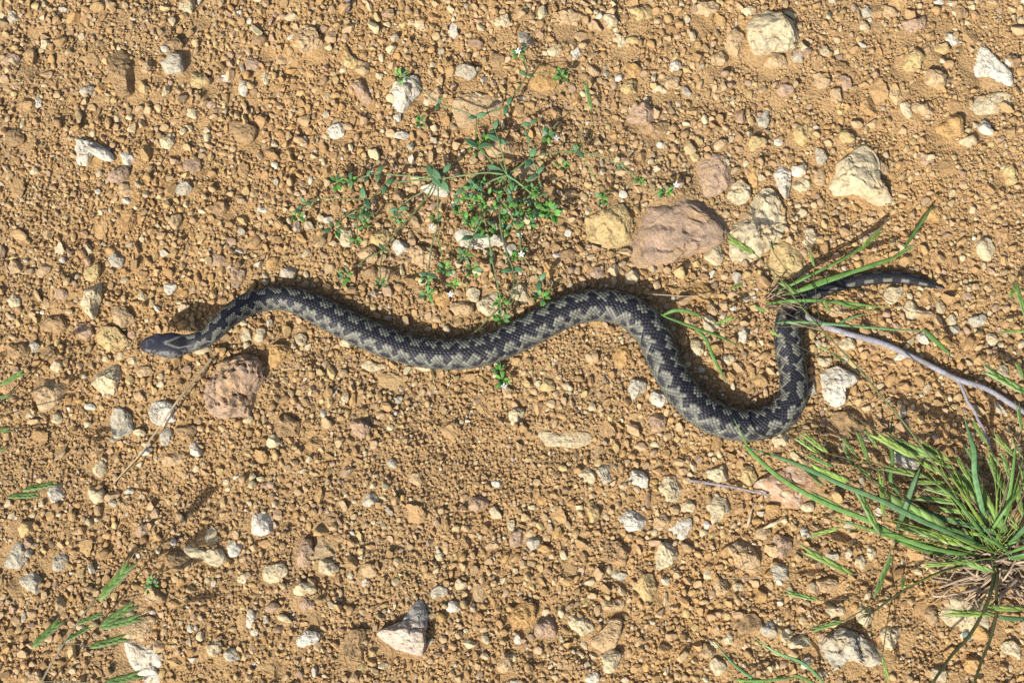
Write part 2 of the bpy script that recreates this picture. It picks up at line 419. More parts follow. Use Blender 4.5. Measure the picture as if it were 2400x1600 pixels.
# plain stones and pebbles: x, y, width, height, colour (all small: their label is shared per kind)
ELL = """439,14,40,42,cream 205,213,34,30,grey 467,188,44,42,yellow 570,205,26,38,white 529,183,32,24,white 623,184,19,32,cream 298,372,30,45,white 787,305,42,45,white 713,332,20,22,white
434,441,45,36,grey 296,472,26,14,white 613,492,32,15,white 451,265,30,28,cream 565,310,66,58,brown 451,389,40,38,pink 277,411,55,40,pink 391,331,38,40,cream 293,448,36,34,tan 34,322,52,42,brown
24,138,48,28,pink 31,41,30,36,grey 255,10,38,26,tan 91,239,18,30,white 105,105,28,24,cream 410,517,34,40,tan 517,489,40,52,brown 336,205,26,32,yellow 344,155,28,34,tan 590,150,40,36,pink
1179,50,38,44,cream 1063,74,25,38,white 1327,38,62,44,tan 1020,225,38,46,tan 1091,165,54,40,grey 941,317,42,20,white 932,275,20,22,white 963,344,20,18,grey 1349,126,24,36,white 1454,95,36,30,cream
1582,155,26,30,white 1502,265,74,56,pink 1540,303,84,42,brown 1552,341,28,20,white 1237,403,70,42,tan 1175,344,60,62,tan 1024,444,76,28,white 985,60,32,28,cream 1430,48,40,36,cream 1478,95,40,24,yellow
910,32,30,24,pink 820,145,36,34,yellow 852,160,34,36,tan 1242,100,34,24,pink 1165,140,38,34,brown 1390,60,24,26,tan 1302,120,36,30,cream 1500,30,60,40,yellow 1545,210,36,22,cream 1475,205,38,40,yellow
1757,26,40,24,cream 1869,133,28,36,grey 1934,122,24,28,cream 1817,143,54,40,tan 1882,120,44,30,pink 2311,300,32,42,white 2141,138,56,62,yellow 2196,182,52,54,tan 2230,93,38,28,white 2208,114,32,32,yellow
2125,257,28,40,cream 1882,310,42,60,yellow 1824,332,24,22,white 1925,365,28,44,grey 1628,368,20,30,yellow 1769,413,32,52,orange 1872,399,34,40,white 1922,417,26,48,tan 1882,434,46,34,cream 2230,296,72,52,orange
2371,410,42,46,yellow 2172,375,36,30,pink 2192,499,44,34,orange 1660,22,80,34,tan 1840,212,50,28,pink 1980,195,40,34,pink 1930,190,46,40,tan 2150,55,60,36,pink 2085,28,44,32,tan 2032,30,26,28,grey
2200,6,26,14,white 2228,10,16,12,white 2025,65,24,20,cream 2375,142,40,30,brown 2363,148,20,20,white 2165,255,50,36,tan 1960,225,36,34,tan 1985,320,38,36,yellow 2060,395,40,36,tan 2270,330,38,32,cream
1900,558,46,42,cream 1676,595,52,46,cream 1638,682,56,44,orange 1634,814,36,40,cream 1743,785,26,40,white 1665,759,38,36,cream 1707,842,34,24,cream 1643,866,24,18,grey 2096,688,46,50,cream 2137,726,44,42,cream
1986,805,34,34,cream 1901,783,24,24,yellow 1932,847,38,24,cream 1903,912,20,42,grey 2110,836,26,20,white 2165,792,30,34,white 2351,874,34,34,cream 2309,582,44,56,cream 1727,650,24,28,grey 1769,699,14,12,white
1718,723,16,12,white 2204,720,26,30,cream 2232,750,26,28,cream 2266,695,24,24,pink 2290,750,40,34,grey 2237,772,22,20,grey 2325,795,34,28,cream 2160,735,60,22,tan 1670,725,24,34,tan 1950,770,28,20,cream
272,609,40,38,grey 131,757,62,52,brown 286,744,46,56,tan 337,869,34,32,tan 313,848,28,22,cream 115,922,64,76,tan 134,860,28,36,cream 284,991,52,70,grey 134,981,28,27,cream 71,972,22,18,cream
577,785,26,30,cream 610,785,38,32,cream 458,1053,33,33,white 344,1058,28,18,white 327,1012,26,22,cream 389,1022,30,40,grey 437,1012,52,38,brown 704,795,30,30,cream 759,972,15,24,white 675,640,42,34,grey
558,647,46,48,pink 513,609,34,40,pink 398,675,30,32,white 334,695,24,22,cream 33,626,30,36,tan 103,633,38,28,tan 34,705,30,36,cream 81,811,28,30,grey 654,828,56,60,orange 637,618,30,34,orange
207,585,20,28,cream 478,821,42,18,cream 730,915,18,20,cream 195,775,44,40,pink 145,690,34,28,pink 215,640,40,44,yellow 40,820,46,44,brown 120,830,48,40,brown 500,690,16,24,yellow 565,470,28,30,tan
938,580,40,34,white 893,556,48,44,yellow 810,554,46,44,cream 1220,685,46,44,cream 1480,651,36,34,cream 1210,974,34,44,cream 845,1002,52,44,pink 1544,933,50,34,white 1492,909,40,52,grey 1458,836,38,48,orange
1282,902,40,34,yellow 993,859,52,20,cream 933,936,22,20,grey 809,931,20,24,cream 1038,702,42,38,orange 1081,723,52,32,tan 1236,898,28,18,yellow 1260,898,16,18,cream 1330,905,30,18,cream 1110,690,30,36,cream
863,595,46,40,tan 1330,600,40,36,brown 1400,640,36,34,pink 1290,630,38,40,orange 870,640,40,34,brown 905,640,44,32,tan 815,800,38,30,cream 1060,640,26,14,cream 1190,920,30,28,tan 1390,835,34,30,tan
549,1284,35,36,white 496,1256,32,36,cream 415,1315,52,50,brown 644,1342,54,46,cream 768,1328,46,36,cream 713,1380,46,34,cream 589,1449,24,38,white 597,1480,20,16,white 720,1496,52,34,white 503,1518,30,36,cream
542,1533,30,32,grey 234,1098,34,42,cream 227,1160,40,38,cream 262,1163,36,26,tan 131,1153,48,40,white 303,1151,24,14,white 334,1162,20,18,cream 410,1077,54,30,tan 38,1304,50,60,grey 74,1366,52,46,grey
143,1315,38,42,grey 65,1273,28,26,pink 60,1239,40,38,yellow 362,1397,50,36,tan 405,1270,17,20,white 709,1103,18,12,cream 335,1243,34,30,pink 185,1245,24,24,tan 720,1415,32,30,pink 570,1355,26,22,cream
1280,1470,56,50,pink 1377,1115,40,32,cream 1416,1108,40,44,grey 1451,1346,38,24,grey 1434,1415,56,34,tan 1432,1546,42,50,cream 1389,1587,32,28,white 1062,1422,30,28,white 869,1172,34,34,grey 976,1122,30,32,tan
1162,1134,24,22,white 1162,1201,34,24,cream 1120,1180,46,40,pink 1031,1303,18,22,cream 1199,1230,20,24,cream 1029,1387,36,28,grey 1079,1368,28,24,cream 1248,1270,30,36,grey 865,1335,40,32,tan 857,1363,16,22,white
1137,1497,22,22,cream 1215,1497,19,28,white 1186,1552,40,50,tan 1389,1201,28,56,yellow 1210,1260,34,44,pink 1155,1275,34,24,tan 1275,1285,26,18,orange 1550,1225,40,40,tan 1205,1597,30,12,grey 920,1085,26,24,grey
1683,1108,60,38,cream 1752,1115,42,46,yellow 1893,1187,34,24,cream 1834,1277,46,46,pink 1729,1375,24,22,cream 1950,1303,30,27,grey 1987,1298,20,18,white 2041,1292,19,38,cream 2017,1317,27,28,cream 1886,1248,24,25,white
1937,1370,50,38,tan 1958,1432,46,28,cream 1757,1463,50,54,brown 1803,1473,36,40,grey 1872,1504,50,30,cream 1841,1487,36,28,cream 1707,1497,30,28,cream 1659,1525,32,40,tan 1683,1559,34,42,cream 2261,1486,24,26,white
2371,1521,44,44,cream 2182,1439,24,52,tan 1858,1233,20,22,yellow 1790,1250,44,30,tan 1656,1231,16,24,white 2200,1580,36,40,cream 1612,1186,30,30,cream 2230,1530,32,30,orange 2300,1480,50,36,orange"""

OX0, OY0, OX1, OY1 = -300, -260, 2700, 1900
occ = np.zeros((OY1 - OY0, OX1 - OX0), np.uint8)
def stamp(x, y, r, val=1):
    x -= OX0; y -= OY0
    x0, x1, y0, y1 = int(max(x - r, 0)), int(min(x + r + 1, occ.shape[1])), int(max(y - r, 0)), int(min(y + r + 1, occ.shape[0]))
    if x1 <= x0 or y1 <= y0: return
    yy, xx = np.ogrid[y0:y1, x0:x1]
    occ[y0:y1, x0:x1][(xx - x) ** 2 + (yy - y) ** 2 <= r * r] = val
def stamp_poly(pts):
    P_ = np.array(pts) - np.array([OX0, OY0])
    x0, y0 = np.floor(P_.min(0)).astype(int); x1, y1 = np.ceil(P_.max(0)).astype(int)
    yy, xx = np.mgrid[y0:y1, x0:x1]
    ins = np.zeros(xx.shape, bool)
    for (a, b_) in zip(P_, np.roll(P_, -1, 0)):
        if a[1] == b_[1]: continue
        ins ^= ((a[1] > yy) != (b_[1] > yy)) & (xx < (b_[0] - a[0]) * (yy - a[1]) / (b_[1] - a[1]) + a[0])
    occ[y0:y1, x0:x1][ins] = 1
for (x, y, w) in path[::4]:
    stamp(x, y - 4, w * 0.93)

SHORT = 'crooked white stone|grey-streaked cream stone|crested tan stone|long brown clod|pointed white stone|reddish-brown angular stone|pinkish-tan flat slab|flat orange stone|big rounded cream stone|tan oval stone|white jagged strip|yellowish sunken slab|grey-green pointed pebble|purplish-brown round stone|large triangular stone|tall narrow white stone|small cream block|ridged cream stone|big pinkish slab|lumpy yellow-tan stone|flat yellow-tan slab|blocky grey-white stone|broad brown stone|cream stone at the loop|upright cream-grey stone|tan stone at the snout|lumpy yellow-cream stone|straw-crossed white stone|big rough brown stone|hollow brown clod|long white block|round yellow-cream stone|porous tan stone|buried pale slab|thin cream flake|grey-veined white stone|long lumpy cream stone|purple-brown oval stone|white cracked slab|humped tan stone|tall pinkish-white stone|dark elongated clod|orange-yellow angular stone|knobbly cream-white stone|tan lobed stone|tooth-shaped stone|rough brown clod|yellow-cream lobed stone|white-pinkish knobbly stone|square grey-white block|cream and pink stone|angular cream-white flake|cream-tan wedge|pinkish-orange slab|rough tan stone|grey-cream speckled stone|egg-shaped pebble|large porous rock|cream block|large yellow-cream slab|half-hidden white stone|stone at the brown stalk'.split('|')
MARKS = [(385, 808, "snake's head"), (2130, 655, "snake's tail"), (1190, 410, 'sandwort centre'), (2150, 845, 'forked twig'), (1700, 1140, 'small grey twig'), (400, 960, 'dry straw'), (2335, 1300, 'large grass tuft'), (1740, 850, "snake's loop"), (210, 1450, 'spikelet sprig'), (1000, 820, "snake's mid body"), (1378, 220, 'fallen spikelet')]
PW = {'pinkwhite': 'white', 'pinkorange': 'pink'}
def stone_mesh(name, R, h, base, seed, level, rough=1.0, spots=True):
    """R: (64,) outline radii in metres; h: height above soil"""
    V0, F = ico(level)
    r = np.random.default_rng(seed)
    rho = np.hypot(V0[:, 0], V0[:, 1]); th = np.arctan2(V0[:, 1], V0[:, 0]); z = V0[:, 2]
    U = np.stack([np.cos(th) * rho ** 0.8, np.sin(th) * rho ** 0.8, np.sign(z) * np.abs(z) ** 0.85], -1)
    for k in range(7):                                        # broken planes
        n = r.normal(size=3); n[2] = abs(n[2]) * 1.2 + 0.15; n /= np.linalg.norm(n)
        d = r.uniform(0.62, 0.86)
        ex = U @ n - d
        U = U - np.where(ex > 0, ex, 0)[:, None] * n * 0.9
    Rm = R.mean()
    ang = (th % (2 * math.pi)) / (2 * math.pi) * len(R)
    i0 = np.floor(ang).astype(int) % len(R); f = ang - np.floor(ang)
    Rt = R[i0] * (1 - f) + R[(i0 + 1) % len(R)] * f
    V = np.stack([U[:, 0] * Rt, U[:, 1] * Rt, np.where(U[:, 2] > 0, U[:, 2] * h, U[:, 2] * h * 0.6)], -1)
    q = V / Rm + seed * 2.7                                   # relief laid over the real shape, not radially
    big = fbm(q * r.uniform(1.1, 1.7), 3, seed); fine = fbm(q * 4.5, 3, seed + 5)
    crack = np.clip(1 - np.abs(fbm(q * 1.9 + 4, 3, seed + 9)) * 9, 0, 1)
    nz = (0.26 * big + 0.13 * fine - 0.13 * crack) * rough * Rm * 0.75
    nrm = U / (np.linalg.norm(U, axis=1)[:, None] + 1e-9)
    V = V + nrm * np.array([0.45, 0.45, min(1.0, 0.35 + h / Rm)]) * nz[:, None]
    b = C[PW.get(base, base)]
    a = fbm(V0 * 2.4 + seed, 3, seed + 2)[:, None]; c2 = fbm(V0 * 6 + seed, 3, seed + 3)[:, None]
    col = b * (1 + 0.22 * a + 0.20 * c2) * (1 - 0.3 * crack[:, None])
    dust = np.clip(fbm(V0 * 1.8 + seed * 0.7, 3, seed + 4) * 2.2 + 0.15, 0, 1)[:, None] * (0.35 if base in ('white', 'cream', 'grey') else 0.5)
    col = col * (1 - dust) + (C['soil'] * 1.12) * dust
    if base == 'pinkwhite': 
        k = np.clip(a * 1.6 + .75, 0, 1) * .75; col = col * (1 - k) + np.array([0.42, 0.305, 0.24]) * k
        k = np.clip((V[:, 1:2] / Rm - 0.25) * 4, 0, 1) * .85; col = col * (1 - k) + np.array([0.33, 0.32, 0.29]) * k
    if base == 'pinkorange':
        k = np.clip(a * 2, 0, 1); col = col * 0.4 + 0.6 * np.array([0.45, 0.26, 0.14]); col = col * (1 - k * .6) + np.array([0.62, 0.52, 0.40]) * k * .6
    if spots:
        sp = np.clip(noise3(V0 * 9 + seed, seed + 6) * 3 - 1.6, 0, 1)[:, None]
        col = col * (1 - 0.5 * sp)
    return mesh_np(name, V, F, np.clip(col, 0.02, 0.85), M_STONE, False)

def place_stone(name, c, R, h, base, seed, level, sink=0.12, rough=1.0):
    z = h_at(*c)
    p = at(c[0], c[1], z + h * 0.3)
    me = stone_mesh(name, R, h, base, seed, level, rough)
    o = link(name, me)
    o.location = (p[0], p[1], z - sink * h + 0.0013)
    return o

def poly_radii(pts, n=72):
    pts = np.array([at(x, y, 0.002)[:2] for x, y in pts])
    x, y = pts[:, 0], pts[:, 1]; x2, y2 = np.roll(x, -1), np.roll(y, -1)
    cr = x * y2 - x2 * y; A = cr.sum() / 2
    c = np.array([((x + x2) * cr).sum(), ((y + y2) * cr).sum()]) / (6 * A)
    R = np.zeros(n)
    for k in range(n):
        a = 2 * math.pi * k / n; d = np.array([math.cos(a), math.sin(a)]); best = 0
        for (p, q) in zip(pts, np.roll(pts, -1, 0)):
            e = q - p; M = np.array([d, -e]).T
            if abs(np.linalg.det(M)) < 1e-14: continue
            t, u = np.linalg.solve(M, p - c)
            if t > 0 and -1e-6 <= u <= 1 + 1e-6: best = max(best, t)
        R[k] = best
    R = (np.roll(R, 1) + 2 * R + np.roll(R, -1)) / 4
    return c, R

seed = 100
for pts, base, hf, label in POLY:
    seed += 1
    c, R = poly_radii(pts)
    mx = sum(p[0] for p in pts) / len(pts); my = sum(p[1] for p in pts) / len(pts)
    h = hf * math.sqrt((R ** 2).mean()) * (0.85 if ('slab' in label or 'flat' in label) else 1.3)
    z = float(H_low(c[:1], c[1:2])[0])
    big = R.mean() / S
    me = stone_mesh('stone', R * 1.06, h, base, seed, 4 if big > 30 else 3, 1.7 if 'rough' in label or 'porous' in label or 'ridged' in label else 1.0)
    o = link('stone', me)
    o.location = (c[0], c[1] - 0.0004, z - 0.08 * h + 0.0013)
    tag(o, label, 'stone')
    MARKS.append((mx, my, SHORT[seed - 101]))
    stamp_poly([(mx + (a - mx) * 0.97, my + (b_ - my) * 0.97) for a, b_ in pts])

CW = dict(tan='tan', cream='cream', white='chalky white', grey='grey', yellow='yellowish', orange='orange', pink='pinkish-brown', brown='dark brown', soil='earth-coloured')
USED = set()
def plain_stone(x, y, w, hh, colr, seed):
    n = 48
    a = np.linspace(0, 2 * math.pi, n, endpoint=False)
    rot = rng.uniform(-0.5, 0.5) * (0.3 if abs(w - hh) > 12 else 1)
    ex, ey = w / 2 * S, hh / 2 * S
    R = 1 / np.sqrt((np.cos(a - rot) / ex) ** 2 + (np.sin(a - rot) / ey) ** 2)
    R = R * (1 + 0.10 * np.sin(2 * a + rng.uniform(0, 6)) + 0.08 * np.sin(3 * a + rng.uniform(0, 6)) + 0.05 * np.sin(5 * a + rng.uniform(0, 6))) * 1.05
    m_ = math.sqrt(w * hh)
    h = m_ * 0.5 * S * rng.uniform(0.65, 1.0)
    big = m_ >= 42
    o = place_stone('stone' if big else 'pebble', (x, y), R, h, colr, seed, 3 if m_ > 38 else 2)
    asp = max(w, hh) / min(w, hh)
    shape = 'long' if asp > 1.55 else ('oblong' if asp > 1.22 else 'round')
    size = ('middle-sized' if big else ('small' if m_ > 27 else 'tiny'))
    noun = 'stone' if big else 'pebble'
    head = f'{size} {shape} {CW[colr]} {noun}'
    near = sorted(((math.hypot(mx - x, my - y), mx, my, nm) for mx, my, nm in MARKS))[:5]
    cands = [f'{head} next to the {near[0][3]}']
    for p in range(4):
        for q in range(p + 1, 5):
            u_, v_ = near[p], near[q]
            cs_ = ((u_[1] - x) * (v_[1] - x) + (u_[2] - y) * (v_[2] - y)) / (u_[0] * v_[0] + 1e-6)
            if cs_ < -0.25: cands.append(f'{head} between the {u_[3]} and the {v_[3]}')
    cands += [f'{head} close to the {near[1][3]}', f'{head} close to the {near[2][3]}', f'{head} not far from the {near[3][3]}']
    lab = next((c_ for c_ in cands if c_ not in USED and len(c_.split()) <= 16), cands[0])
    USED.add(lab)
    tag(o, lab, noun, f'{size} {CW[colr]} {noun}s in the gravel')
    stamp(x, y, m_ * 0.49)

for tok in ELL.split():
    x, y, w, hh, colr = tok.split(',')
    seed += 1
    plain_stone(float(x), float(y), float(w), float(hh), colr, seed)

# ------------------------------------------------------------------ gravel and soil crumbs nobody could count
def soft(x, y, cx, cy, rx, ry):
    return np.exp(-(((x - cx) / rx) ** 2 + ((y - cy) / ry) ** 2))
def sandy(x, y):
    """0 gravelly .. 1 fine sandy soil"""
    s = 0.28 + 0.45 * fbm(_p3(x / 190.0, y / 190.0), 3, 77)
    for (cx, cy, rx, ry, a) in [(1040, 1010, 170, 110, .6), (430, 1010, 150, 120, .4), (960, 1130, 140, 80, .5), (1330, 830, 120, 60, .6), (80, 330, 180, 220, .35), (320, 90, 90, 60, .5),
                                (620, 470, 120, 80, .35), (60, 1070, 130, 70, .5), (420, 1180, 180, 90, .35), (2080, 260, 170, 120, .35), (1650, 160, 140, 70, .25), (2150, 1480, 140, 80, .4),
                                (1230, 1120, 120, 60, .4), (560, 1380, 140, 90, .3), (2280, 480, 120, 100, .3), (1000, 560, 280, 210, -.5), (1180, 150, 420, 190, -.8), (1750, 650, 300, 270, -.55),
                                (1550, 1250, 280, 200, -.3), (1700, 1400, 250, 180, -.25), (2150, 800, 300, 240, -.5), (1500, 350, 250, 200, -.4), (700, 150, 250, 150, -.25), (830, 330, 200, 160, -.3)]:
        s = s + a * soft(x, y, cx, cy, rx, ry)
    return np.clip(s, 0, 1)

def protos(level, n, seed, rough=0.26):
    out = []
    V0, F = ico(level)
    F = F[V0[F].mean(1)[:, 2] > -0.45]                            # the buried underside is not needed
    for k in range(n):
        r = np.random.default_rng(seed + k)
        U = V0.copy()
        for q in range(8):
            nn = r.normal(size=3); nn /= np.linalg.norm(nn); ex = U @ nn - r.uniform(0.42, 0.8)
            U = U - np.where(ex > 0, ex, 0)[:, None] * nn
        U = U * (1 + rough * fbm(V0 * 1.6 + k * 5.7, 3, seed + k))[:, None] * r.uniform(0.72, 1.2, 3)
        if level == 0: U = U * (1 + r.uniform(-0.3, 0.3, (len(U), 1)))
        if level == 3: U = U * (1 + 0.22 * fbm(V0 * 4.5 + k, 3, seed + 3 + k) + 0.12 * fbm(V0 * 12 + k, 2, seed + 7 + k))[:, None]
        out.append(U / np.abs(U[:, :2]).max())
    return out, F

PAL = [('soil', .40), ('tan', .31), ('yellow', .07), ('cream', .09), ('pink', .05), ('orange', .045), ('white', .012), ('grey', .015), ('brown', .01)]
PALC = np.array([C[k] for k, _ in PAL]); PALP = np.array([p for _, p in PAL]); PALP = PALP / PALP.sum()

def scatter(n, dmin, dmax, power, gravelly, testr, stampr):
    """dart throwing in photograph pixels, largest first; returns x, y, diameter"""
    d = dmin + (dmax - dmin) * rng.random(n) ** power
    d = np.sort(d)[::-1]
    x = rng.uniform(OX0, OX1, n); y = rng.uniform(OY0, OY1, n)
    sd = sandy(x, y)
    keep = rng.random(n) > sd * gravelly
    out_f = (x < -60) | (x > 2460) | (y < -60) | (y > 1660)
    keep &= ~(out_f & (rng.random(n) < 0.45))
    x, y, d = x[keep], y[keep], d[keep]
    ok = np.zeros(len(x), bool)
    ring = [(0, 0)] + [(math.cos(a), math.sin(a)) for a in np.linspace(0, 2 * math.pi, 6, endpoint=False)]
    Hh, Ww = occ.shape
    for k in range(len(x)):
        r = d[k] / 2; X_, Y_ = x[k] - OX0, y[k] - OY0
        good = True
        for (cx, cy) in ring:
            a, b_ = int(X_ + cx * r * testr), int(Y_ + cy * r * testr)
            if 0 <= a < Ww and 0 <= b_ < Hh and occ[b_, a]: good = False; break
        if good:
            ok[k] = True
            if stampr > 0: stamp(x[k], y[k], r * stampr)
    return x[ok], y[ok], d[ok]

def batch(x, y, d, level, nproto, sd, zf=(0.55, 0.85), lift=(0.0, 0.35), own=0.0):
    P, F = protos(level, nproto, sd)
    n = len(x); nv = len(P[0])
    kind = rng.integers(0, nproto, n)
    V = np.stack(P)[kind]                                          # n, nv, 3
    el = rng.uniform(0.72, 1.0, n); V = V * np.stack([np.ones(n), el, rng.uniform(zf[0], zf[1], n)], -1)[:, None]
    # tumble a little, then turn about the vertical
    t = rng.normal(0, 0.25, n); ct, st = np.cos(t)[:, None], np.sin(t)[:, None]
    yv, zv = V[..., 1] * ct - V[..., 2] * st, V[..., 1] * st + V[..., 2] * ct
    a = rng.uniform(0, 2 * math.pi, n); ca, sa = np.cos(a)[:, None], np.sin(a)[:, None]
    xv = V[..., 0] * ca - yv * sa; yv = V[..., 0] * sa + yv * ca
    r = (d / 2 * S)[:, None]
    wx = (x - 1200) * S; wy = (800 - y) * S
    hz = H_full(wx, wy) + rng.uniform(lift[0], lift[1], n) * d / 2 * S
    V = np.stack([xv * r + wx[:, None], yv * r + wy[:, None], zv * r + hz[:, None]], -1)
    pp = PALP * (1 - own); pp[0] += own
    c = PALC[rng.choice(len(PALC), n, p=pp)]
    c = c * rng.uniform(0.8, 1.2, (n, 1)) * (1 + rng.uniform(-0.03, 0.03, (n, 3)))
    warm = fbm(_p3(wx, wy) * np.array([9, 9, 1]), 3, 51)[:, None]
    c = c + warm * np.array([0.04, 0.014, -0.004])
    # dust of the soil settles on most of them
    c = c * 0.8 + C['soil'] * 0.2 * rng.uniform(0.95, 1.1, (n, 1))
    cv = np.repeat(c[:, None], nv, 1) * (1 + rng.uniform(-0.08, 0.08, (n, nv, 1)))
    Fi = (F[None] + (np.arange(n) * nv)[:, None, None]).reshape(-1, 3)
    return V.reshape(-1, 3), Fi, np.clip(cv.reshape(-1, 3), 0.02, 0.8)

# the largest of the scattered pebbles are things of their own
xa, ya, da = scatter(3600, 22, 42, 2.2, 1.7, 0.78, 0.88)
infr = np.where((xa > 10) & (xa < 2390) & (ya > 10) & (ya < 1590))[0]
solo = set(infr[:14].tolist())
names = [k for k, _ in PAL]
for k in solo:
    seed += 1
    plain_stone(float(xa[k]), float(ya[k]), float(da[k]) * 1.05, float(da[k]) * rng.uniform(0.8, 1.0), ['tan', 'yellow', 'pink', 'tan', 'orange', 'brown'][k % 6], seed)
rest = np.array([k for k in range(len(xa)) if k not in solo])
parts = [batch(xa[rest], ya[rest], da[rest], 2, 14, 300, lift=(0.1, 0.5))]
xe, ye, de = scatter(420, 40, 74, 1.6, 0.5, 0.75, 0.72)                    # crumbling clods of the soil itself
parts.append(batch(xe, ye, de, 3, 10, 350, zf=(0.35, 0.6), lift=(-0.1, 0.12), own=.85))
xb, yb, db = scatter(60000, 12.5, 27, 2.0, 1.35, 0.64, 0.80)
parts.append(batch(xb, yb, db, 1, 20, 400, lift=(0.0, 0.6)))
def merge(parts):
    off = 0; Vs, Fs, Cs = [], [], []
    for v, f, c in parts:
        Vs.append(v); Fs.append(f + off); Cs.append(c); off += len(v)
    return np.vstack(Vs), np.vstack(Fs), np.vstack(Cs)
# the same gravel goes on, thinning out, beyond what the photograph shows
nf = 15000
xf = 1200 + rng.normal(0, 2300, nf); yf = 800 + rng.normal(0, 2300, nf)
kf = ~((xf > OX0) & (xf < OX1) & (yf > OY0) & (yf < OY1)); xf, yf = xf[kf], yf[kf]
parts.append(batch(xf, yf, 10 + 34 * rng.random(len(xf)) ** 2.2, 0, 24, 700, lift=(0.0, 0.4), own=.2))
v, f, c = merge(parts)
gravel = link('gravel', mesh_np('gravel', v, f, c, M_GRAVEL, False))
tag(gravel, 'loose tan and orange gravel spread over the soil', 'gravel', None, 'stuff')
xc, yc, dc = scatter(130000, 7, 13.5, 1.1, 0.3, 0.42, 0.6)
xd, yd, dd = scatter(100000, 4.2, 8, 1.0, 0.0, 0.2, 0)
parts = [batch(xc, yc, dc, 0, 24, 500, lift=(0.1, 0.9), own=.55), batch(xd, yd, dd, 0, 24, 600, lift=(0.1, 1.1), own=.8)]
v, f, c = merge(parts)
crumbs = link('soil_crumbs', mesh_np('soil_crumbs', v, f, c, M_GRAVEL, False))
tag(crumbs, 'fine orange-brown soil crumbs and grit between the stones', 'grit', None, 'stuff')
print('COUNTS', len(xa), len(xb), len(xc), len(xd))

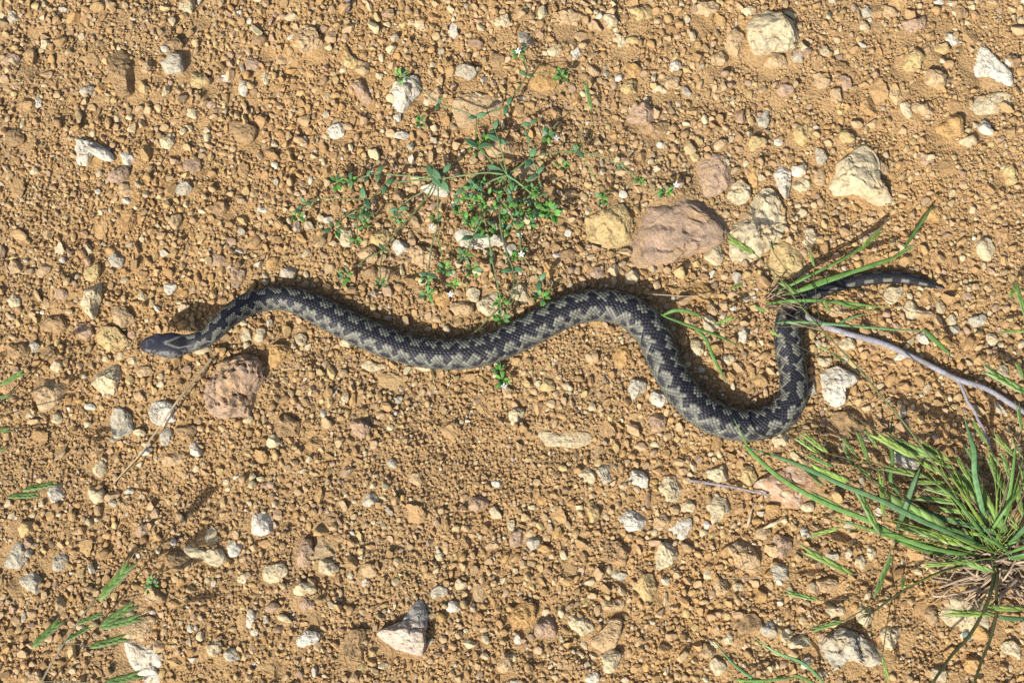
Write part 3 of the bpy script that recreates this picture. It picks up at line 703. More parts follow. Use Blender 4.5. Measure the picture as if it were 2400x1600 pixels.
# ------------------------------------------------------------------ the snake
def build_snake():
    n = int(L_ALL / 1.75)
    s = np.linspace(0, L_ALL, n)
    px = np.interp(s, seg, path[:, 0]); py = np.interp(s, seg, path[:, 1]); hw = np.interp(s, seg, path[:, 2])
    s_neck = np.interp(470, path[:9 * NP + 1, 0], seg[:9 * NP + 1])
    s_down = s_neck + 190
    # heights of the axis above the soil
    lift = np.clip((s_down - s) / 150, 0, 1); lift = lift * lift * (3 - 2 * lift)
    ground0 = np.array([h_at(a, b) for a, b in zip(px[::6], py[::6])]); ground0 = np.interp(s, s[::6], ground0)
    k = np.ones(61) / 61; ground0 = np.convolve(np.pad(ground0, 30, mode='edge'), k, mode='valid')
    headf = np.clip((s_neck - 5 - s) / 30, 0, 1); headf = headf * headf * (3 - 2 * headf)
    hv = hw * (0.88 - 0.20 * headf)
    zc = ground0 + 0.0012 + hv * 0.80 * S + lift * 0.0165
    P = np.array([at(a, b, z) for a, b, z in zip(px, py, zc)])
    Tn = np.gradient(P, axis=0); Tn /= np.linalg.norm(Tn, axis=1)[:, None]
    Nn = np.cross(Tn, (0, 0, 1)); Nn /= np.linalg.norm(Nn, axis=1)[:, None]      # to the right of the heading head -> tail
    B = np.cross(Nn, Tn)
    Mr = 116
    phi = np.linspace(-math.pi, math.pi, Mr, endpoint=False)
    PH, SS = np.meshgrid(phi, s)
    ex = 1 - 0.30 * headf                                                       # boxier section on the head
    sn, cs = np.sin(PH), np.cos(PH)
    e_ = ex[:, None]
    sx = np.sign(sn) * np.abs(sn) ** e_; cz = np.sign(cs) * np.abs(cs) ** (e_)
    cz = np.where(cz < 0, cz * 0.8, cz)
    W = (hw * S)[:, None]; Hh = (hv * S)[:, None]
    # dorsal roll of the pattern
    roll = np.interp(s, [0, 1250, 1500, 2300, 2700, L_ALL], np.radians([0, 0, 8, 12, 4, 0]))
    Pp = PH + roll[:, None]
    # keeled scales in a diamond lattice
    hw_s = np.maximum(hw, 7)
    u = np.cumsum(np.r_[0, np.diff(s)] / (0.275 * hw_s))
    Uu = np.repeat(u[:, None], Mr, 1)
    dphi = math.radians(8.8)
    Vv = Pp / dphi
    best = np.full(Uu.shape, 9.0); cu = np.zeros_like(Uu); cv = np.zeros_like(Uu)
    j0 = np.floor(Vv)
    for dj in (-1, 0, 1, 2):
        jj = j0 + dj
        off = 0.5 * (np.mod(jj, 2) == 1)
        ii = np.round(Uu - off)
        for di in (-1, 0, 1):
            cc = ii + di + off
            d = np.abs(Uu - cc) / 0.5 + np.abs(Vv - jj) / 1.0
            m_ = d < best
            best = np.where(m_, d, best); cu = np.where(m_, cc, cu); cv = np.where(m_, jj, cv)
    du, dv = Uu - cu, Vv - cv
    belly = np.clip((np.abs(Pp) - math.radians(112)) / 0.15, 0, 1)
    prof = np.clip(1 - best, 0, 1) ** 0.55 * 0.75 + np.clip(1 - np.abs(dv) * 4, 0, 1) * 0.4 * np.clip(1 - best, 0, 1) ** 0.4 + du * 0.35
    amp = (np.minimum(hw, 30) / 30)[:, None] * 0.0007 * (1 - belly) * (1 - 0.65 * headf[:, None])
    disp = prof * amp
    # brow ridges and jaw swelling
    X_ = px[:, None]
    brow = np.exp(-((X_ - 369) / 9) ** 2) * np.exp(-((np.abs(PH) - 0.95) / 0.28) ** 2) * 0.0011 * headf[:, None]
    jaw = np.exp(-((X_ - 403) / 16) ** 2) * np.exp(-((np.abs(PH) - 1.5) / 0.5) ** 2) * 0.0005 * headf[:, None]
    cant = -np.exp(-((X_ - 352) / 12) ** 2) * np.exp(-(PH / 0.5) ** 2) * 0.0004 * headf[:, None]
    disp = disp + brow + jaw + cant
    Wd, Hd = W + disp, Hh + disp
    V = P[:, None] + Nn[:, None] * (sx * Wd)[..., None] + B[:, None] * (cz * Hd)[..., None]

    # ---------------- pigment, scale by scale
    sC = np.interp(cu, u, s); pC = cv * dphi
    per = np.interp(sC, [0, 500, 900, 1300, 1900, 2300, L_ALL], [38, 38, 41, 47, 46, 43, 36])
    phase = np.cumsum(np.r_[0, np.diff(s)] / np.interp(s, [0, 500, 900, 1300, 1900, 2300, L_ALL], [38, 38, 41, 47, 46, 43, 36]))
    ph = np.interp(sC, s, phase)
    jit = fbm(np.stack([ph * 1.3, np.zeros_like(ph), np.zeros_like(ph) + .5], -1), 2, 88)
    wave = np.tanh(1.9 * np.sin(2 * math.pi * (ph + 0.12 * jit))) / 0.98
    A_ = np.radians(16.5); W_ = np.radians(34) * (1 + 0.2 * jit)
    # the band is pinched where it swings over, so blotches read as linked lozenges
    pinch = np.abs(np.sin(2 * math.pi * (ph + 0.12 * jit)))
    half = W_ * (0.46 + 0.52 * pinch)
    dist = np.abs(pC - A_ * wave) - half
    hsh = _hash(np.round(cu * 2).astype(np.int64), cv.astype(np.int64), np.zeros(cu.shape, np.int64), 5)
    hsh2 = _hash(np.round(cu * 2).astype(np.int64), cv.astype(np.int64), np.ones(cu.shape, np.int64), 9)
    dark = np.array([0.027, 0.027, 0.035]); edge = np.array([0.010, 0.010, 0.014]); pale = np.array([0.21, 0.207, 0.168]); mid = np.array([0.095, 0.095, 0.085])
    rear = np.clip((sC - 1750) / 500, 0, 1)
    isd = dist < np.radians(2) * hsh
    col = np.where(isd[..., None], dark * (1 + 0.25 * hsh[..., None]), pale * (1 + 0.16 * hsh[..., None]))
    nearedge = isd & (dist > -np.radians(9))
    col = np.where(nearedge[..., None], edge * (1.3 + 0.3 * hsh[..., None]), col)
    # pale halo close to the band, then a duller mottled flank with a second row of dark blotches
    out = (~isd) & (dist > np.radians(15) - np.radians(4) * rear)
    flank = pale * (0.66 - 0.34 * rear[..., None]) * (1 + 0.22 * hsh2[..., None])
    col = np.where(out[..., None], flank, col)
    lat = np.sin(2 * math.pi * (ph + 0.12 * jit)) * np.sign(pC)
    isl = out & (np.abs(np.abs(pC) - np.radians(61)) < np.radians(11)) & (lat + 0.6 * hsh < 0.05 + 0.6 * rear)
    col = np.where(isl[..., None], np.array([0.035, 0.035, 0.042]) * (1 + 0.4 * hsh2[..., None]), col)
    low = np.abs(pC) > np.radians(90)
    col = np.where((low & (hsh2 < 0.25))[..., None], np.array([0.045, 0.042, 0.045]), col)
    col = np.where((np.abs(pC) > np.radians(108))[..., None], np.array([0.10, 0.085, 0.08]) * (1 + 0.3 * hsh[..., None]), col)
    tl = sC > np.interp(1885, px[-260:], s[-260:])
    spot = (np.abs(np.abs(pC) - np.radians(48)) < np.radians(20)) & (np.sin(2 * math.pi * ph) * np.sign(pC) > 0.1)
    col = np.where(tl[..., None], np.where(spot[..., None], pale * 0.95 * (1 + 0.2 * hsh[..., None]), np.array([0.024, 0.024, 0.028]) * (1.2 + 0.5 * hsh[..., None])), col)
    # dark skin between the scales
    gap = np.clip((best - 0.72) / 0.25, 0, 1)[..., None]
    col = col * (1 - 0.62 * gap)
    # ---------------- head markings
    proj = P[:, None] + Nn[:, None] * (sx * W)[..., None]
    hx = np.repeat(px[:, None], Mr, 1)
    lat_off = sx * hw[:, None]
    nx_, ny_ = Nn[:, 0][:, None], -Nn[:, 1][:, None]
    hX = px[:, None] + nx_ * lat_off; hY = py[:, None] + ny_ * lat_off
    def dseg(pts):
        best_ = np.full(hX.shape, 1e9)
        for (a, b_) in zip(pts[:-1], pts[1:]):
            a = np.array(a, float); b_ = np.array(b_, float); e = b_ - a
            t = np.clip(((hX - a[0]) * e[0] + (hY - a[1]) * e[1]) / (e @ e), 0, 1)
            best_ = np.minimum(best_, np.hypot(hX - a[0] - t * e[0], hY - a[1] - t * e[1]))
        return best_
    gn = noise3(np.stack([hX / 2.6, hY / 2.6, PH * 3], -1), 41)
    hc = np.array([0.024, 0.025, 0.040])[None, None] * (1 + 0.45 * gn[..., None])
    hc = np.where((hX < 350)[..., None], np.array([0.038, 0.034, 0.044]) * (1 + 0.4 * gn[..., None]), hc)
    plate = np.minimum(dseg([(349, 795), (350, 808), (347, 824)]), dseg([(352, 797), (364, 799), (366, 806)]))
    hc = np.where((plate < 1.6)[..., None], np.array([0.07, 0.068, 0.085]), hc)
    lip = (hY - py[:, None] > hw[:, None] * 0.62) & (hX > 345)
    hc = np.where((lip & (gn > -0.15))[..., None], np.array([0.13, 0.125, 0.115]), hc)
    stripe = dseg([(376, 821), (392, 822), (412, 823), (426, 828)])
    hc = np.where((stripe < 4)[..., None], np.array([0.022, 0.022, 0.030]), hc)
    up_dark = (hY - py[:, None] < -hw[:, None] * 0.55)
    hc = np.where(up_dark[..., None], np.array([0.024, 0.024, 0.034]) * (1 + 0.5 * gn[..., None]), hc)
    vline = np.minimum(dseg([(391, 806), (408, 799), (426, 789), (438, 791), (450, 795)]), dseg([(391, 806), (404, 812), (420, 818), (434, 815), (445, 813), (462, 806)]))
    hc = np.where((vline < 2.3 + 0.8 * gn)[..., None], np.array([0.17, 0.165, 0.155]) * (1 + 0.3 * gn[..., None]), hc)
    loz = (hX > 398) & (vline >= 2.3) & (np.abs(lat_off) < hw[:, None] * 0.5)
    hc = np.where(loz[..., None], np.array([0.024, 0.023, 0.026]) * (1 + 0.4 * gn[..., None]), hc)
    und = np.abs(PH) > math.radians(112)
    hc = np.where(und[..., None], np.array([0.12, 0.11, 0.105]), hc)
    wb = np.clip((452 - X_) / 14, 0, 1)[..., None] * (X_ < 480)[..., None]
    col = col * (1 - wb) + hc * wb
    # tail: black with small pale bars
    V = V.reshape(-1, 3); colr = np.clip(col.reshape(-1, 3), 0.008, 0.7)
    i = np.arange(n - 1)[:, None] * Mr; j = np.arange(Mr)[None]; kk = (j + 1) % Mr
    Q = np.stack([i + j, i + Mr + j, i + Mr + kk, i + kk], -1).reshape(-1, 4)
    tip0 = P[0] - Tn[0] * 0.0006; tip1 = P[-1] + Tn[-1] * 0.0008
    base = len(V)
    V = np.vstack([V, tip0, tip1]); colr = np.vstack([colr, [[0.05, 0.05, 0.06], [0.03, 0.03, 0.03]]])
    jj = np.arange(Mr); kk = (jj + 1) % Mr; e0 = (n - 1) * Mr
    tri = np.vstack([np.stack([np.full(Mr, base), jj, kk], -1), np.stack([np.full(Mr, base + 1), e0 + kk, e0 + jj], -1)])
    root = empty('snake', at(1200, 790, h_at(1200, 790)))
    tag(root, 'dark grey viper with black zigzag back stretched in curves across the gravel', 'snake')
    body = link('body', mesh_np('snake_body', V, [Q, tri], colr, M_SNAKE, True), root)
    # eyes under the brow
    k = int(np.argmin(np.abs(px - 371)))
    V0, F0 = ico(2)
    for sgn in (-1, 1):
        c = P[k] + Nn[k] * sgn * hw[k] * S * 0.86 + B[k] * hv[k] * S * 0.50
        link('eye', mesh_np('snake_eye', V0 * 0.00105, F0, None, M_EYE, True), root, Matrix.Translation(Vector(c)))
build_snake()

# ------------------------------------------------------------------ plant pieces
def px_path(pts, zs, n_per=8):
    """pixel polyline with heights above the soil (m) -> world points"""
    if np.isscalar(zs): zs = [zs] * len(pts)
    if len(zs) == 2 and len(pts) > 2:
        t = np.linspace(0, 1, len(pts)); zs = list(zs[0] + (zs[1] - zs[0]) * t)
    P = np.array([gp(x, y, z) for (x, y), z in zip(pts, zs)])
    return catmull(P, n_per)

def part_sweep(name, P, w, t, col, mat, parent, sides=6, twist=0.0, tipcol=None, tubecol=None):
    V, Q, Tt = sweep(P, w, t, sides, twist=twist)
    c = np.broadcast_to(np.asarray(col, float), (len(V), 3)).copy()
    if tipcol is not None:
        f = np.r_[np.repeat(np.linspace(0, 1, len(P)), sides), 0, 1][:, None] ** 1.5
        c = c * (1 - f) + np.asarray(tipcol) * f
    m_ = mesh_np(name, V, [Q, Tt], c, mat, True)
    return link(name, m_, parent)

GREEN = np.array([0.15, 0.29, 0.075]); BLUEG = np.array([0.13, 0.25, 0.105]); LIME = np.array([0.30, 0.45, 0.08]); PALE = np.array([0.56, 0.63, 0.40]); STRAW = np.array([0.42, 0.33, 0.20]); DRY = np.array([0.36, 0.27, 0.19]); OLIVE = np.array([0.13, 0.13, 0.05])

def blade(parent, pts, w, zs, col=None, tip=None, name='leaf_blade', taper=(0.55, 1.0), n_per=9, twist=None):
    P = px_path(pts, zs, n_per)
    n = len(P); t = np.linspace(0, 1, n)
    prof = np.interp(t, [0, 0.25, 0.7, 1], [taper[0], 1.0, 0.8, 0.06])
    col = (GREEN if col is None else col) * random.uniform(0.85, 1.15)
    ww = w * S * prof
    return part_sweep(name, P, ww, np.maximum(ww * 0.16, 0.00012), col, M_LEAF, parent, 6, random.uniform(-0.7, 0.7) if twist is None else twist, tip)

def stalk(parent, pts, w, zs, col, name='stem', mat=None, taper=0.6, n_per=8):
    P = px_path(pts, zs, n_per)
    ww = np.linspace(1, taper, len(P)) * w * S
    return part_sweep(name, P, ww, ww, col, mat or M_LEAF, parent, 6)

def spikelet_mesh(seed, nfl, lime):
    """unit-length spikelet along +X: overlapping lemmas in two rows, each with its awn"""
    r = np.random.default_rng(seed)
    mb = MB()
    body = 0.70
    for k in range(nfl):
        side = 1 if k % 2 else -1
        x0 = body * (k / nfl) * 0.80
        ln = body * 0.40 * r.uniform(0.9, 1.1)
        t = np.linspace(0, 1, 7)
        yy = side * (0.004 + 0.042 * t ** 1.1); zz = 0.02 * np.sin(t * math.pi) + 0.004 * (k % 3)
        P = np.stack([x0 + ln * t, yy, zz], -1)
        w = np.interp(t, [0, .25, .6, 1], [0.03, 0.062, 0.046, 0.004]); th = w * 0.7
        V, Q, Tt = sweep(P, w, th, 6)
        base = (LIME if lime else np.array([0.22, 0.38, 0.085])) * r.uniform(0.65, 1.25)
        ang = np.tile(np.abs(np.cos(np.linspace(0, 2 * math.pi, 6, endpoint=False))), 7)
        f = np.r_[np.clip(ang - 0.5, 0, 1) * 1.8, 0, 0][:, None] * 0.9
        c = base * (1 - f) + PALE * f
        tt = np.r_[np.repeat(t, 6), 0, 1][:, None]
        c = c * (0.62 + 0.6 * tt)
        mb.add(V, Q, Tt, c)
        a0 = P[-1]; al = r.uniform(0.16, 0.30)
        A = np.stack([a0 + np.array([al * q, side * al * 0.10 * q + r.normal(0, .006) * q, 0.03 * q]) for q in (0, .5, 1)])
        V, Q, Tt = sweep(A, [0.010, 0.007, 0.003], [0.010, 0.007, 0.003], 4)
        mb.add(V, Q, Tt, np.array([0.30, 0.27, 0.16]))
    return mb.mesh('spikelet', M_LEAF, True)
SPK = [spikelet_mesh(20 + k, 8 + k % 3, k % 2 == 0) for k in range(6)]

def spikelet(parent, base, tip, z0, z1, fat=1.0, kind=None):
    a = gp(*base, z0); b_ = gp(*tip, z1)
    d = Vector(b_ - a); ln = d.length * 1.22
    xax = d.normalized(); yax = Vector((0, 0, 1)).cross(xax).normalized(); zax = xax.cross(yax)
    roll = random.uniform(-0.5, 0.5)
    y2 = yax * math.cos(roll) + zax * math.sin(roll); z2 = xax.cross(y2)
    wd = ln * min(fat, 1.3) * 1.18 if fat <= 1.3 else ln * fat
    M = Matrix(((xax.x * ln, y2.x * wd, z2.x * wd, a[0]), (xax.y * ln, y2.y * wd, z2.y * wd, a[1]), (xax.z * ln, y2.z * wd, z2.z * wd, a[2]), (0, 0, 0, 1)))
    T_ = Matrix.Translation(-parent.location) @ M
    o = bpy.data.objects.new('spikelet', SPK[random.randrange(6) if kind is None else kind])
    COL.objects.link(o); o.parent = parent; o.matrix_basis = T_
    return o

# ------------------------------------------------------------------ sandwort
def leaf_mesh(seed, col):
    r = np.random.default_rng(seed)
    t = np.linspace(0, 1, 6)
    P = np.stack([t, 0 * t + 0.04 * np.sin(3 * t), 0.10 * np.sin(t * 2.2) - 0.05 * t], -1)
    w = np.interp(t, [0, .3, .55, .85, 1], [0.14, 0.50, 0.52, 0.22, 0.03]); th = np.full(6, 0.05)
    V, Q, Tt = sweep(P, w, th, 6)
    y = V[:, 1] - 0.04 * np.sin(3 * V[:, 0])
    V[:, 2] += np.abs(y) * 0.35                                    # folded along the midrib
    f = np.clip(1 - np.abs(y) * 14, 0, 1)[:, None] * 0.35
    return mesh_np('leaf', V, [Q, Tt], col * (1 - f) + np.array([0.2, 0.33, 0.14]) * f, M_LEAF, True)
LV_D = [leaf_mesh(k, np.array([0.12, 0.245, 0.115])) for k in range(2)]
LV_L = [leaf_mesh(k + 5, np.array([0.14, 0.33, 0.065])) for k in range(2)]

def leaf(parent, px, py, z, ang, ln, light=False, pitch=0.2):
    p = gp(px, py, z)
    M = Matrix.Translation(Vector(p)) @ Matrix.Rotation(ang, 4, 'Z') @ Matrix.Rotation(-pitch, 4, 'Y') @ Matrix.Rotation(random.uniform(-.5, .5), 4, 'X') @ Matrix.Scale(ln * S, 4)
    o = bpy.data.objects.new('leaf', random.choice(LV_L if light else LV_D))
    COL.objects.link(o); o.parent = parent; o.matrix_basis = Matrix.Translation(-parent.location) @ M
    return o
NLEAF = [0]
def pair(parent, px, py, z, ang, ln=20, light=False):
    for k in (0, 1):
        leaf(parent, px, py, z, ang + k * math.pi + random.uniform(-.4, .4), ln * 1.2 * random.uniform(.85, 1.15), light, random.uniform(-0.1, .4)); NLEAF[0] += 1
def tuftlet(parent, px, py, z, n=5, ln=15, spread=6):
    """a rosette of leaflets too small to pick apart: one part"""
    vv, ff, cc, off = [], [], [], 0
    for k in range(int(n * 1.7)):
        a = 2.4 * k + random.uniform(-.5, .5); q = random.uniform(.05, 1.0)
        me = random.choice(LV_L if random.random() < .7 else LV_D)
        co = np.empty(len(me.vertices) * 3, np.float32); me.vertices.foreach_get('co', co)
        cl = np.empty(len(me.vertices) * 4, np.float32); me.color_attributes['Col'].data.foreach_get('color', cl)
        M = Matrix.Rotation(a, 3, 'Z') @ Matrix.Rotation(-random.uniform(.0, .8), 3, 'Y') @ Matrix.Rotation(random.uniform(-.5, .5), 3, 'X')
        V = (co.reshape(-1, 3) * ln * 1.1 * random.uniform(.75, 1.2) * S) @ np.array(M).T
        V += gp(px + math.cos(a) * spread * q, py - math.sin(a) * spread * q, z + random.uniform(-0.001, .002))
        vv.append(V); cc.append(cl.reshape(-1, 4)[:, :3] * random.uniform(.8, 1.2)); ff.append([np.array(p.vertices[:]) + off for p in me.polygons]); off += len(V)
    fl = [f for g in ff for f in g]
    F = [np.array([f for f in fl if len(f) == 4]), np.array([f for f in fl if len(f) == 3])]
    o = link('leaf_cluster', mesh_np('leaf_cluster', np.vstack(vv), F, np.vstack(cc), M_LEAF, True), parent)
    o['kind'] = 'stuff'
    return o

def petal_flower(parent, px, py, z):
    mb = MB()
    for k in range(5):
        a = 2 * math.pi * k / 5 + 0.3
        t = np.linspace(0, 1, 5)
        P = np.stack([np.cos(a) * t * 0.0019, np.sin(a) * t * 0.0019, 0.0008 * t ** 2 + 0 * t], -1)
        V, Q, Tt = sweep(P, np.array([.3, .9, 1.1, .9, .3]) * 0.00105, 0.00012, 6)
        mb.add(V, Q, Tt, np.array([0.82, 0.84, 0.82]))
    V0, F0 = ico(1)
    mb.add(V0 * 0.00042 + np.array([0, 0, 0.0003]), None, F0, np.array([0.45, 0.5, 0.15]))
    me = mb.mesh('flower', M_STRAW, True)
    link('flower', me, parent, Matrix.Translation(Vector(gp(px, py, z))))

sw = empty('sandwort', gp(1188, 415, 0))
tag(sw, 'sprawling green sandwort with thin stems and tiny white flowers beside the snake', 'plant')
G1 = np.array([0.20, 0.29, 0.12]); G2 = np.array([0.25, 0.29, 0.15])
STEMS = [  # (points, z start, z end, width)
 ([(1188,410),(1160,385),(1121,345),(1115,327),(1117,275)], .014, .012, 3.6), ([(1117,275),(1075,258),(1029,243),(990,210),(962,183),(942,180)], .012, .014, 3.2),
 ([(1117,275),(1150,262),(1189,248),(1212,212),(1234,176),(1231,150),(1218,123)], .012, .012, 3.2), ([(1234,176),(1275,170),(1312,172)], .012, .012, 2.4),
 ([(1188,410),(1140,405),(1080,412),(1023,419),(950,412),(888,408),(862,412),(823,421),(790,425)], .016, .008, 3.6),
 ([(1023,419),(960,424),(905,434),(868,473),(840,510),(837,545),(834,565)], .010, .008, 3.4), ([(862,478),(830,497),(800,515),(786,530)], .009, .006, 3.0),
 ([(868,473),(855,468),(801,466),(740,466),(721,477),(703,492),(697,507)], .009, .006, 2.6), ([(1023,419),(990,450),(957,468),(935,490),(929,510)], .010, .008, 2.8),
 ([(1023,419),(1004,455),(985,481),(950,520),(920,555),(898,585),(860,605),(825,633)], .010, .007, 3.2), ([(898,585),(892,620),(892,660)], .008, .007, 2.8),
 ([(1023,419),(1027,450),(1026,481),(1024,533),(1011,578),(1006,620),(1004,644),(1002,694)], .010, .007, 3.6), ([(1026,540),(1032,580),(1037,605),(1043,632)], .010, .007, 2.8),
 ([(1188,410),(1150,425),(1130,443),(1131,480),(1130,514),(1108,555),(1096,587),(1088,598)], .018, .008, 3.4), ([(1130,500),(1140,530),(1146,560),(1152,601),(1164,658),(1173,703),(1175,742)], .014, .012, 3.0),
 ([(1170,480),(1172,520),(1178,560),(1190,600),(1202,631),(1203,674),(1186,730)], .016, .014, 3.4), ([(1205,640),(1212,680),(1185,735),(1168,752)], .012, .012, 2.6), ([(1168,724),(1140,752),(1114,778)], .012, .014, 3.2),
 ([(1190,480),(1205,520),(1218,551),(1222,590),(1245,628),(1266,660),(1270,690)], .016, .010, 3.2), ([(1188,410),(1215,428),(1240,449),(1262,465)], .018, .012, 4.2),
 ([(1188,410),(1220,388),(1244,371),(1254,392),(1262,415),(1275,455),(1281,475),(1290,492)], .016, .010, 3.4), ([(1244,371),(1240,345),(1236,319),(1241,300),(1243,289)], .012, .012, 2.8),
 ([(1244,371),(1275,362),(1305,357),(1353,355),(1400,366),(1454,389),(1506,427),(1556,449)], .010, .008, 3.0), ([(1372,375),(1385,400),(1399,430),(1411,462)], .009, .008, 2.6), ([(1310,285),(1295,300),(1287,312)], .010, .010, 2.4), ([(1295,357),(1320,335),(1308,292)], .008, .010, 2.0),
 ([(1188,410),(1180,370),(1169,330),(1160,304)], .018, .014, 3.0), ([(1188,410),(1165,370),(1140,334)], .018, .014, 2.6), ([(1188,410),(1172,425),(1162,433)], .018, .010, 5.0),
 ([(1140,470),(1100,450),(1075,440)], .014, .012, 2.6), ([(1180,440),(1200,470),(1220,520)], .018, .012, 2.6), ([(1150,470),(1110,480),(1068,478)], .014, .01, 2.6), ([(1353,355),(1361,330),(1366,290)], .008, .012, 2.2),
]
for pts, z0, z1, w in STEMS:
    zs = list(np.linspace(z0, z1, len(pts)))
    stalk(sw, pts, w * 1.25, zs, (G1 if random.random() < .6 else G2) * random.uniform(.85, 1.2), 'stem')
for (x, y, a, ln) in [(1117,275,0.0,20),(1029,243,1.2,17),(1189,248,1.4,22),(1234,176,2.4,19),(888,408,1.5,20),(862,414,-1.9,16),(823,421,2,18),(1012,414,2.2,30),(1035,424,-1.0,30),(905,434,1.0,22),(855,466,1.7,24),(840,508,.3,19),(703,492,.9,14),(716,475,2.2,15),
                      (935,490,.2,20),(898,585,2.5,15),(1004,644,2.7,19),(1108,555,.1,30),(1152,601,1.2,15),(1202,631,.1,24),(1266,658,1.1,22),(1244,371,.9,26),(1243,289,.1,20),(1160,304,1.0,24),(1169,328,-.6,22),(1236,318,-1.2,14),
                      (1260,408,-2.2,24),(1040,405,.6,22),(1121,345,2.8,30),(1188,408,-.8,30),(1175,400,2.4,28),(1353,357,2.2,18),(1085,440,.4,22),(1195,455,1.1,22),(1454,389,.8,12)]:
    pair(sw, x, y, .013, a, ln)
for (x, y, n, ln, sp) in [(940,178,6,16,8),(1218,124,6,14,7),(1316,180,7,17,9),(790,428,6,19,9),(820,428,4,16,6),(834,562,4,14,6),(784,536,4,20,8),(697,507,5,15,7),(857,500,4,15,6),(859,524,5,15,6),(929,512,4,15,6),(812,648,7,15,9),(892,665,6,14,6),(1002,690,6,15,7),
                          (1000,660,4,14,7),(1043,632,8,15,10),(1063,668,4,13,7),(1088,598,6,14,8),(1173,705,7,15,8),(1175,746,6,17,8),(1271,696,7,18,10),(1292,497,13,18,15),(1561,451,6,16,9),(1411,467,5,15,8),(1285,317,6,16,8),(1500,425,4,13,6),(1320,390,5,14,12),(1350,350,4,12,10),
                          (1110,633,5,20,12),(1024,515,4,15,7),(1200,608,6,14,12),(1225,590,5,15,10),(983,288,5,14,7),(1115,345,6,18,10),(1140,332,5,16,9)]:
    tuftlet(sw, x, y, .0095 if n < 10 else .012, n, ln, sp)
for k in range(195):
    a = random.uniform(0, 2 * math.pi); q = math.sqrt(random.random())
    leaf(sw, 1170 + math.cos(a) * q * 108, 482 + math.sin(a) * q * 68, random.uniform(.004, .018), random.uniform(0, 6.28), random.uniform(13, 22), random.random() < .55, random.uniform(-.1, .6)); NLEAF[0] += 1
for (x, y) in [(1214,121),(1304,325),(1218,550),(1222,596),(1585,434),(1012,534),(1056,690)]:
    petal_flower(sw, x, y, .013)
stalk(sw, [(1556,449),(1572,442),(1585,435)], 2, [.008, .010, .0125], G1)
print('LEAVES', NLEAF[0])

sp_ = empty('sandwort_sprig', gp(1170, 862, 0))
tag(sp_, 'small leafy green sprig with one white flower poking out from under the snake\'s body', 'plant')
stalk(sp_, [(1166,855),(1170,872),(1176,892),(1180,902)], 3, [.003, .005, .006, .007], G1)
tuftlet(sp_, 1170, 868, .005, 6, 15, 6); tuftlet(sp_, 1177, 889, .006, 8, 17, 9); petal_flower(sp_, 1181, 905, .0075)
sq = empty('seedling', gp(356, 1366, 0))
tag(sq, 'tiny green seedling near the spikelet sprig', 'plant')
stalk(sq, [(345,1385),(358,1363),(378,1338)], 2.4, [.002, .006, .008], G1)
tuftlet(sq, 357, 1365, .006, 6, 12, 7); tuftlet(sq, 347, 1378, .004, 3, 10, 4)

# ------------------------------------------------------------------ small grass tuft by the tail base
tg = empty('grass_tuft', gp(1802, 702, 0))
tag(tg, 'small grass tuft with green blades laid across the snake\'s tail base', 'grass')
blade(tg, [(1795,711),(1841,706),(1903,704),(1979,709),(2040,717),(2092,723)], 9, [.004,.020,.023,.016,.012,.008], GREEN * 1.2)
blade(tg, [(1810,690),(1875,680),(1979,644),(2040,622),(2099,602),(2147,571)], 11, [.004,.022,.024,.022,.02,.018], GREEN * 1.25)
blade(tg, [(1815,694),(1860,685),(1927,657),(2030,628),(2103,608)], 9, [.004,.020,.024,.022,.016], GREEN * .95)
blade(tg, [(1813,685),(1860,665),(1910,640),(1979,606),(2030,568),(2092,505)], 7, [.004,.016,.02,.02,.016,.012], GREEN)
blade(tg, [(1812,684),(1880,652),(1940,625),(2000,590),(2060,545)], 6, [.003,.012,.016,.014,.01], GREEN * .9)
blade(tg, [(1900,702),(1950,706),(1996,719),(2058,731)], 7, [.016,.014,.011,.008], GREEN * 1.2)
blade(tg, [(1813,756),(1850,755),(1910,756),(2048,768),(2130,774),(2203,776)], 7, [.006,.02,.024,.022,.018,.014], BLUEG * 1.5)
blade(tg, [(2165,772),(2186,792),(2210,815),(2236,834)], 12, [.018,.015,.012,.009], GREEN * .9)
blade(tg, [(1960,760),(1990,746),(2034,734)], 6, [.014,.012,.01], BLUEG * 1.3)
blade(tg, [(2120,580),(2144,545),(2170,508),(2186,482)], 9, [.018,.014,.012,.01], GREEN * 1.1)
blade(tg, [(1812,748),(1860,758),(1910,770),(1945,778)], 5, [.005,.019,.02,.018], STRAW * .8)
spikelet(tg, (2090,606), (2146,573), .019, .018, .9); spikelet(tg, (2010,588), (2075,530), .016, .013, .9); spikelet(tg, (1990,640), (2060,618), .023, .02, .8)
for k in range(26):
    x0, y0 = 1808 + random.gauss(0, 10), 706 + random.gauss(0, 14)
    an = random.uniform(-0.9, 0.9); ln = random.uniform(35, 95)
    x1, y1 = x0 + ln * math.cos(an), y0 - ln * math.sin(an) * 0.7
    stalk(tg, [(x0, y0), ((x0 + x1) / 2, (y0 + y1) / 2 - random.uniform(-6, 8)), (x1, y1)], random.uniform(2, 5), [.003, random.uniform(.013, .02), random.uniform(.012, .019)], (DRY if k % 3 else STRAW * .8) * random.uniform(.6, 1.1), 'dry_fibre', M_STRAW, .3, 5)

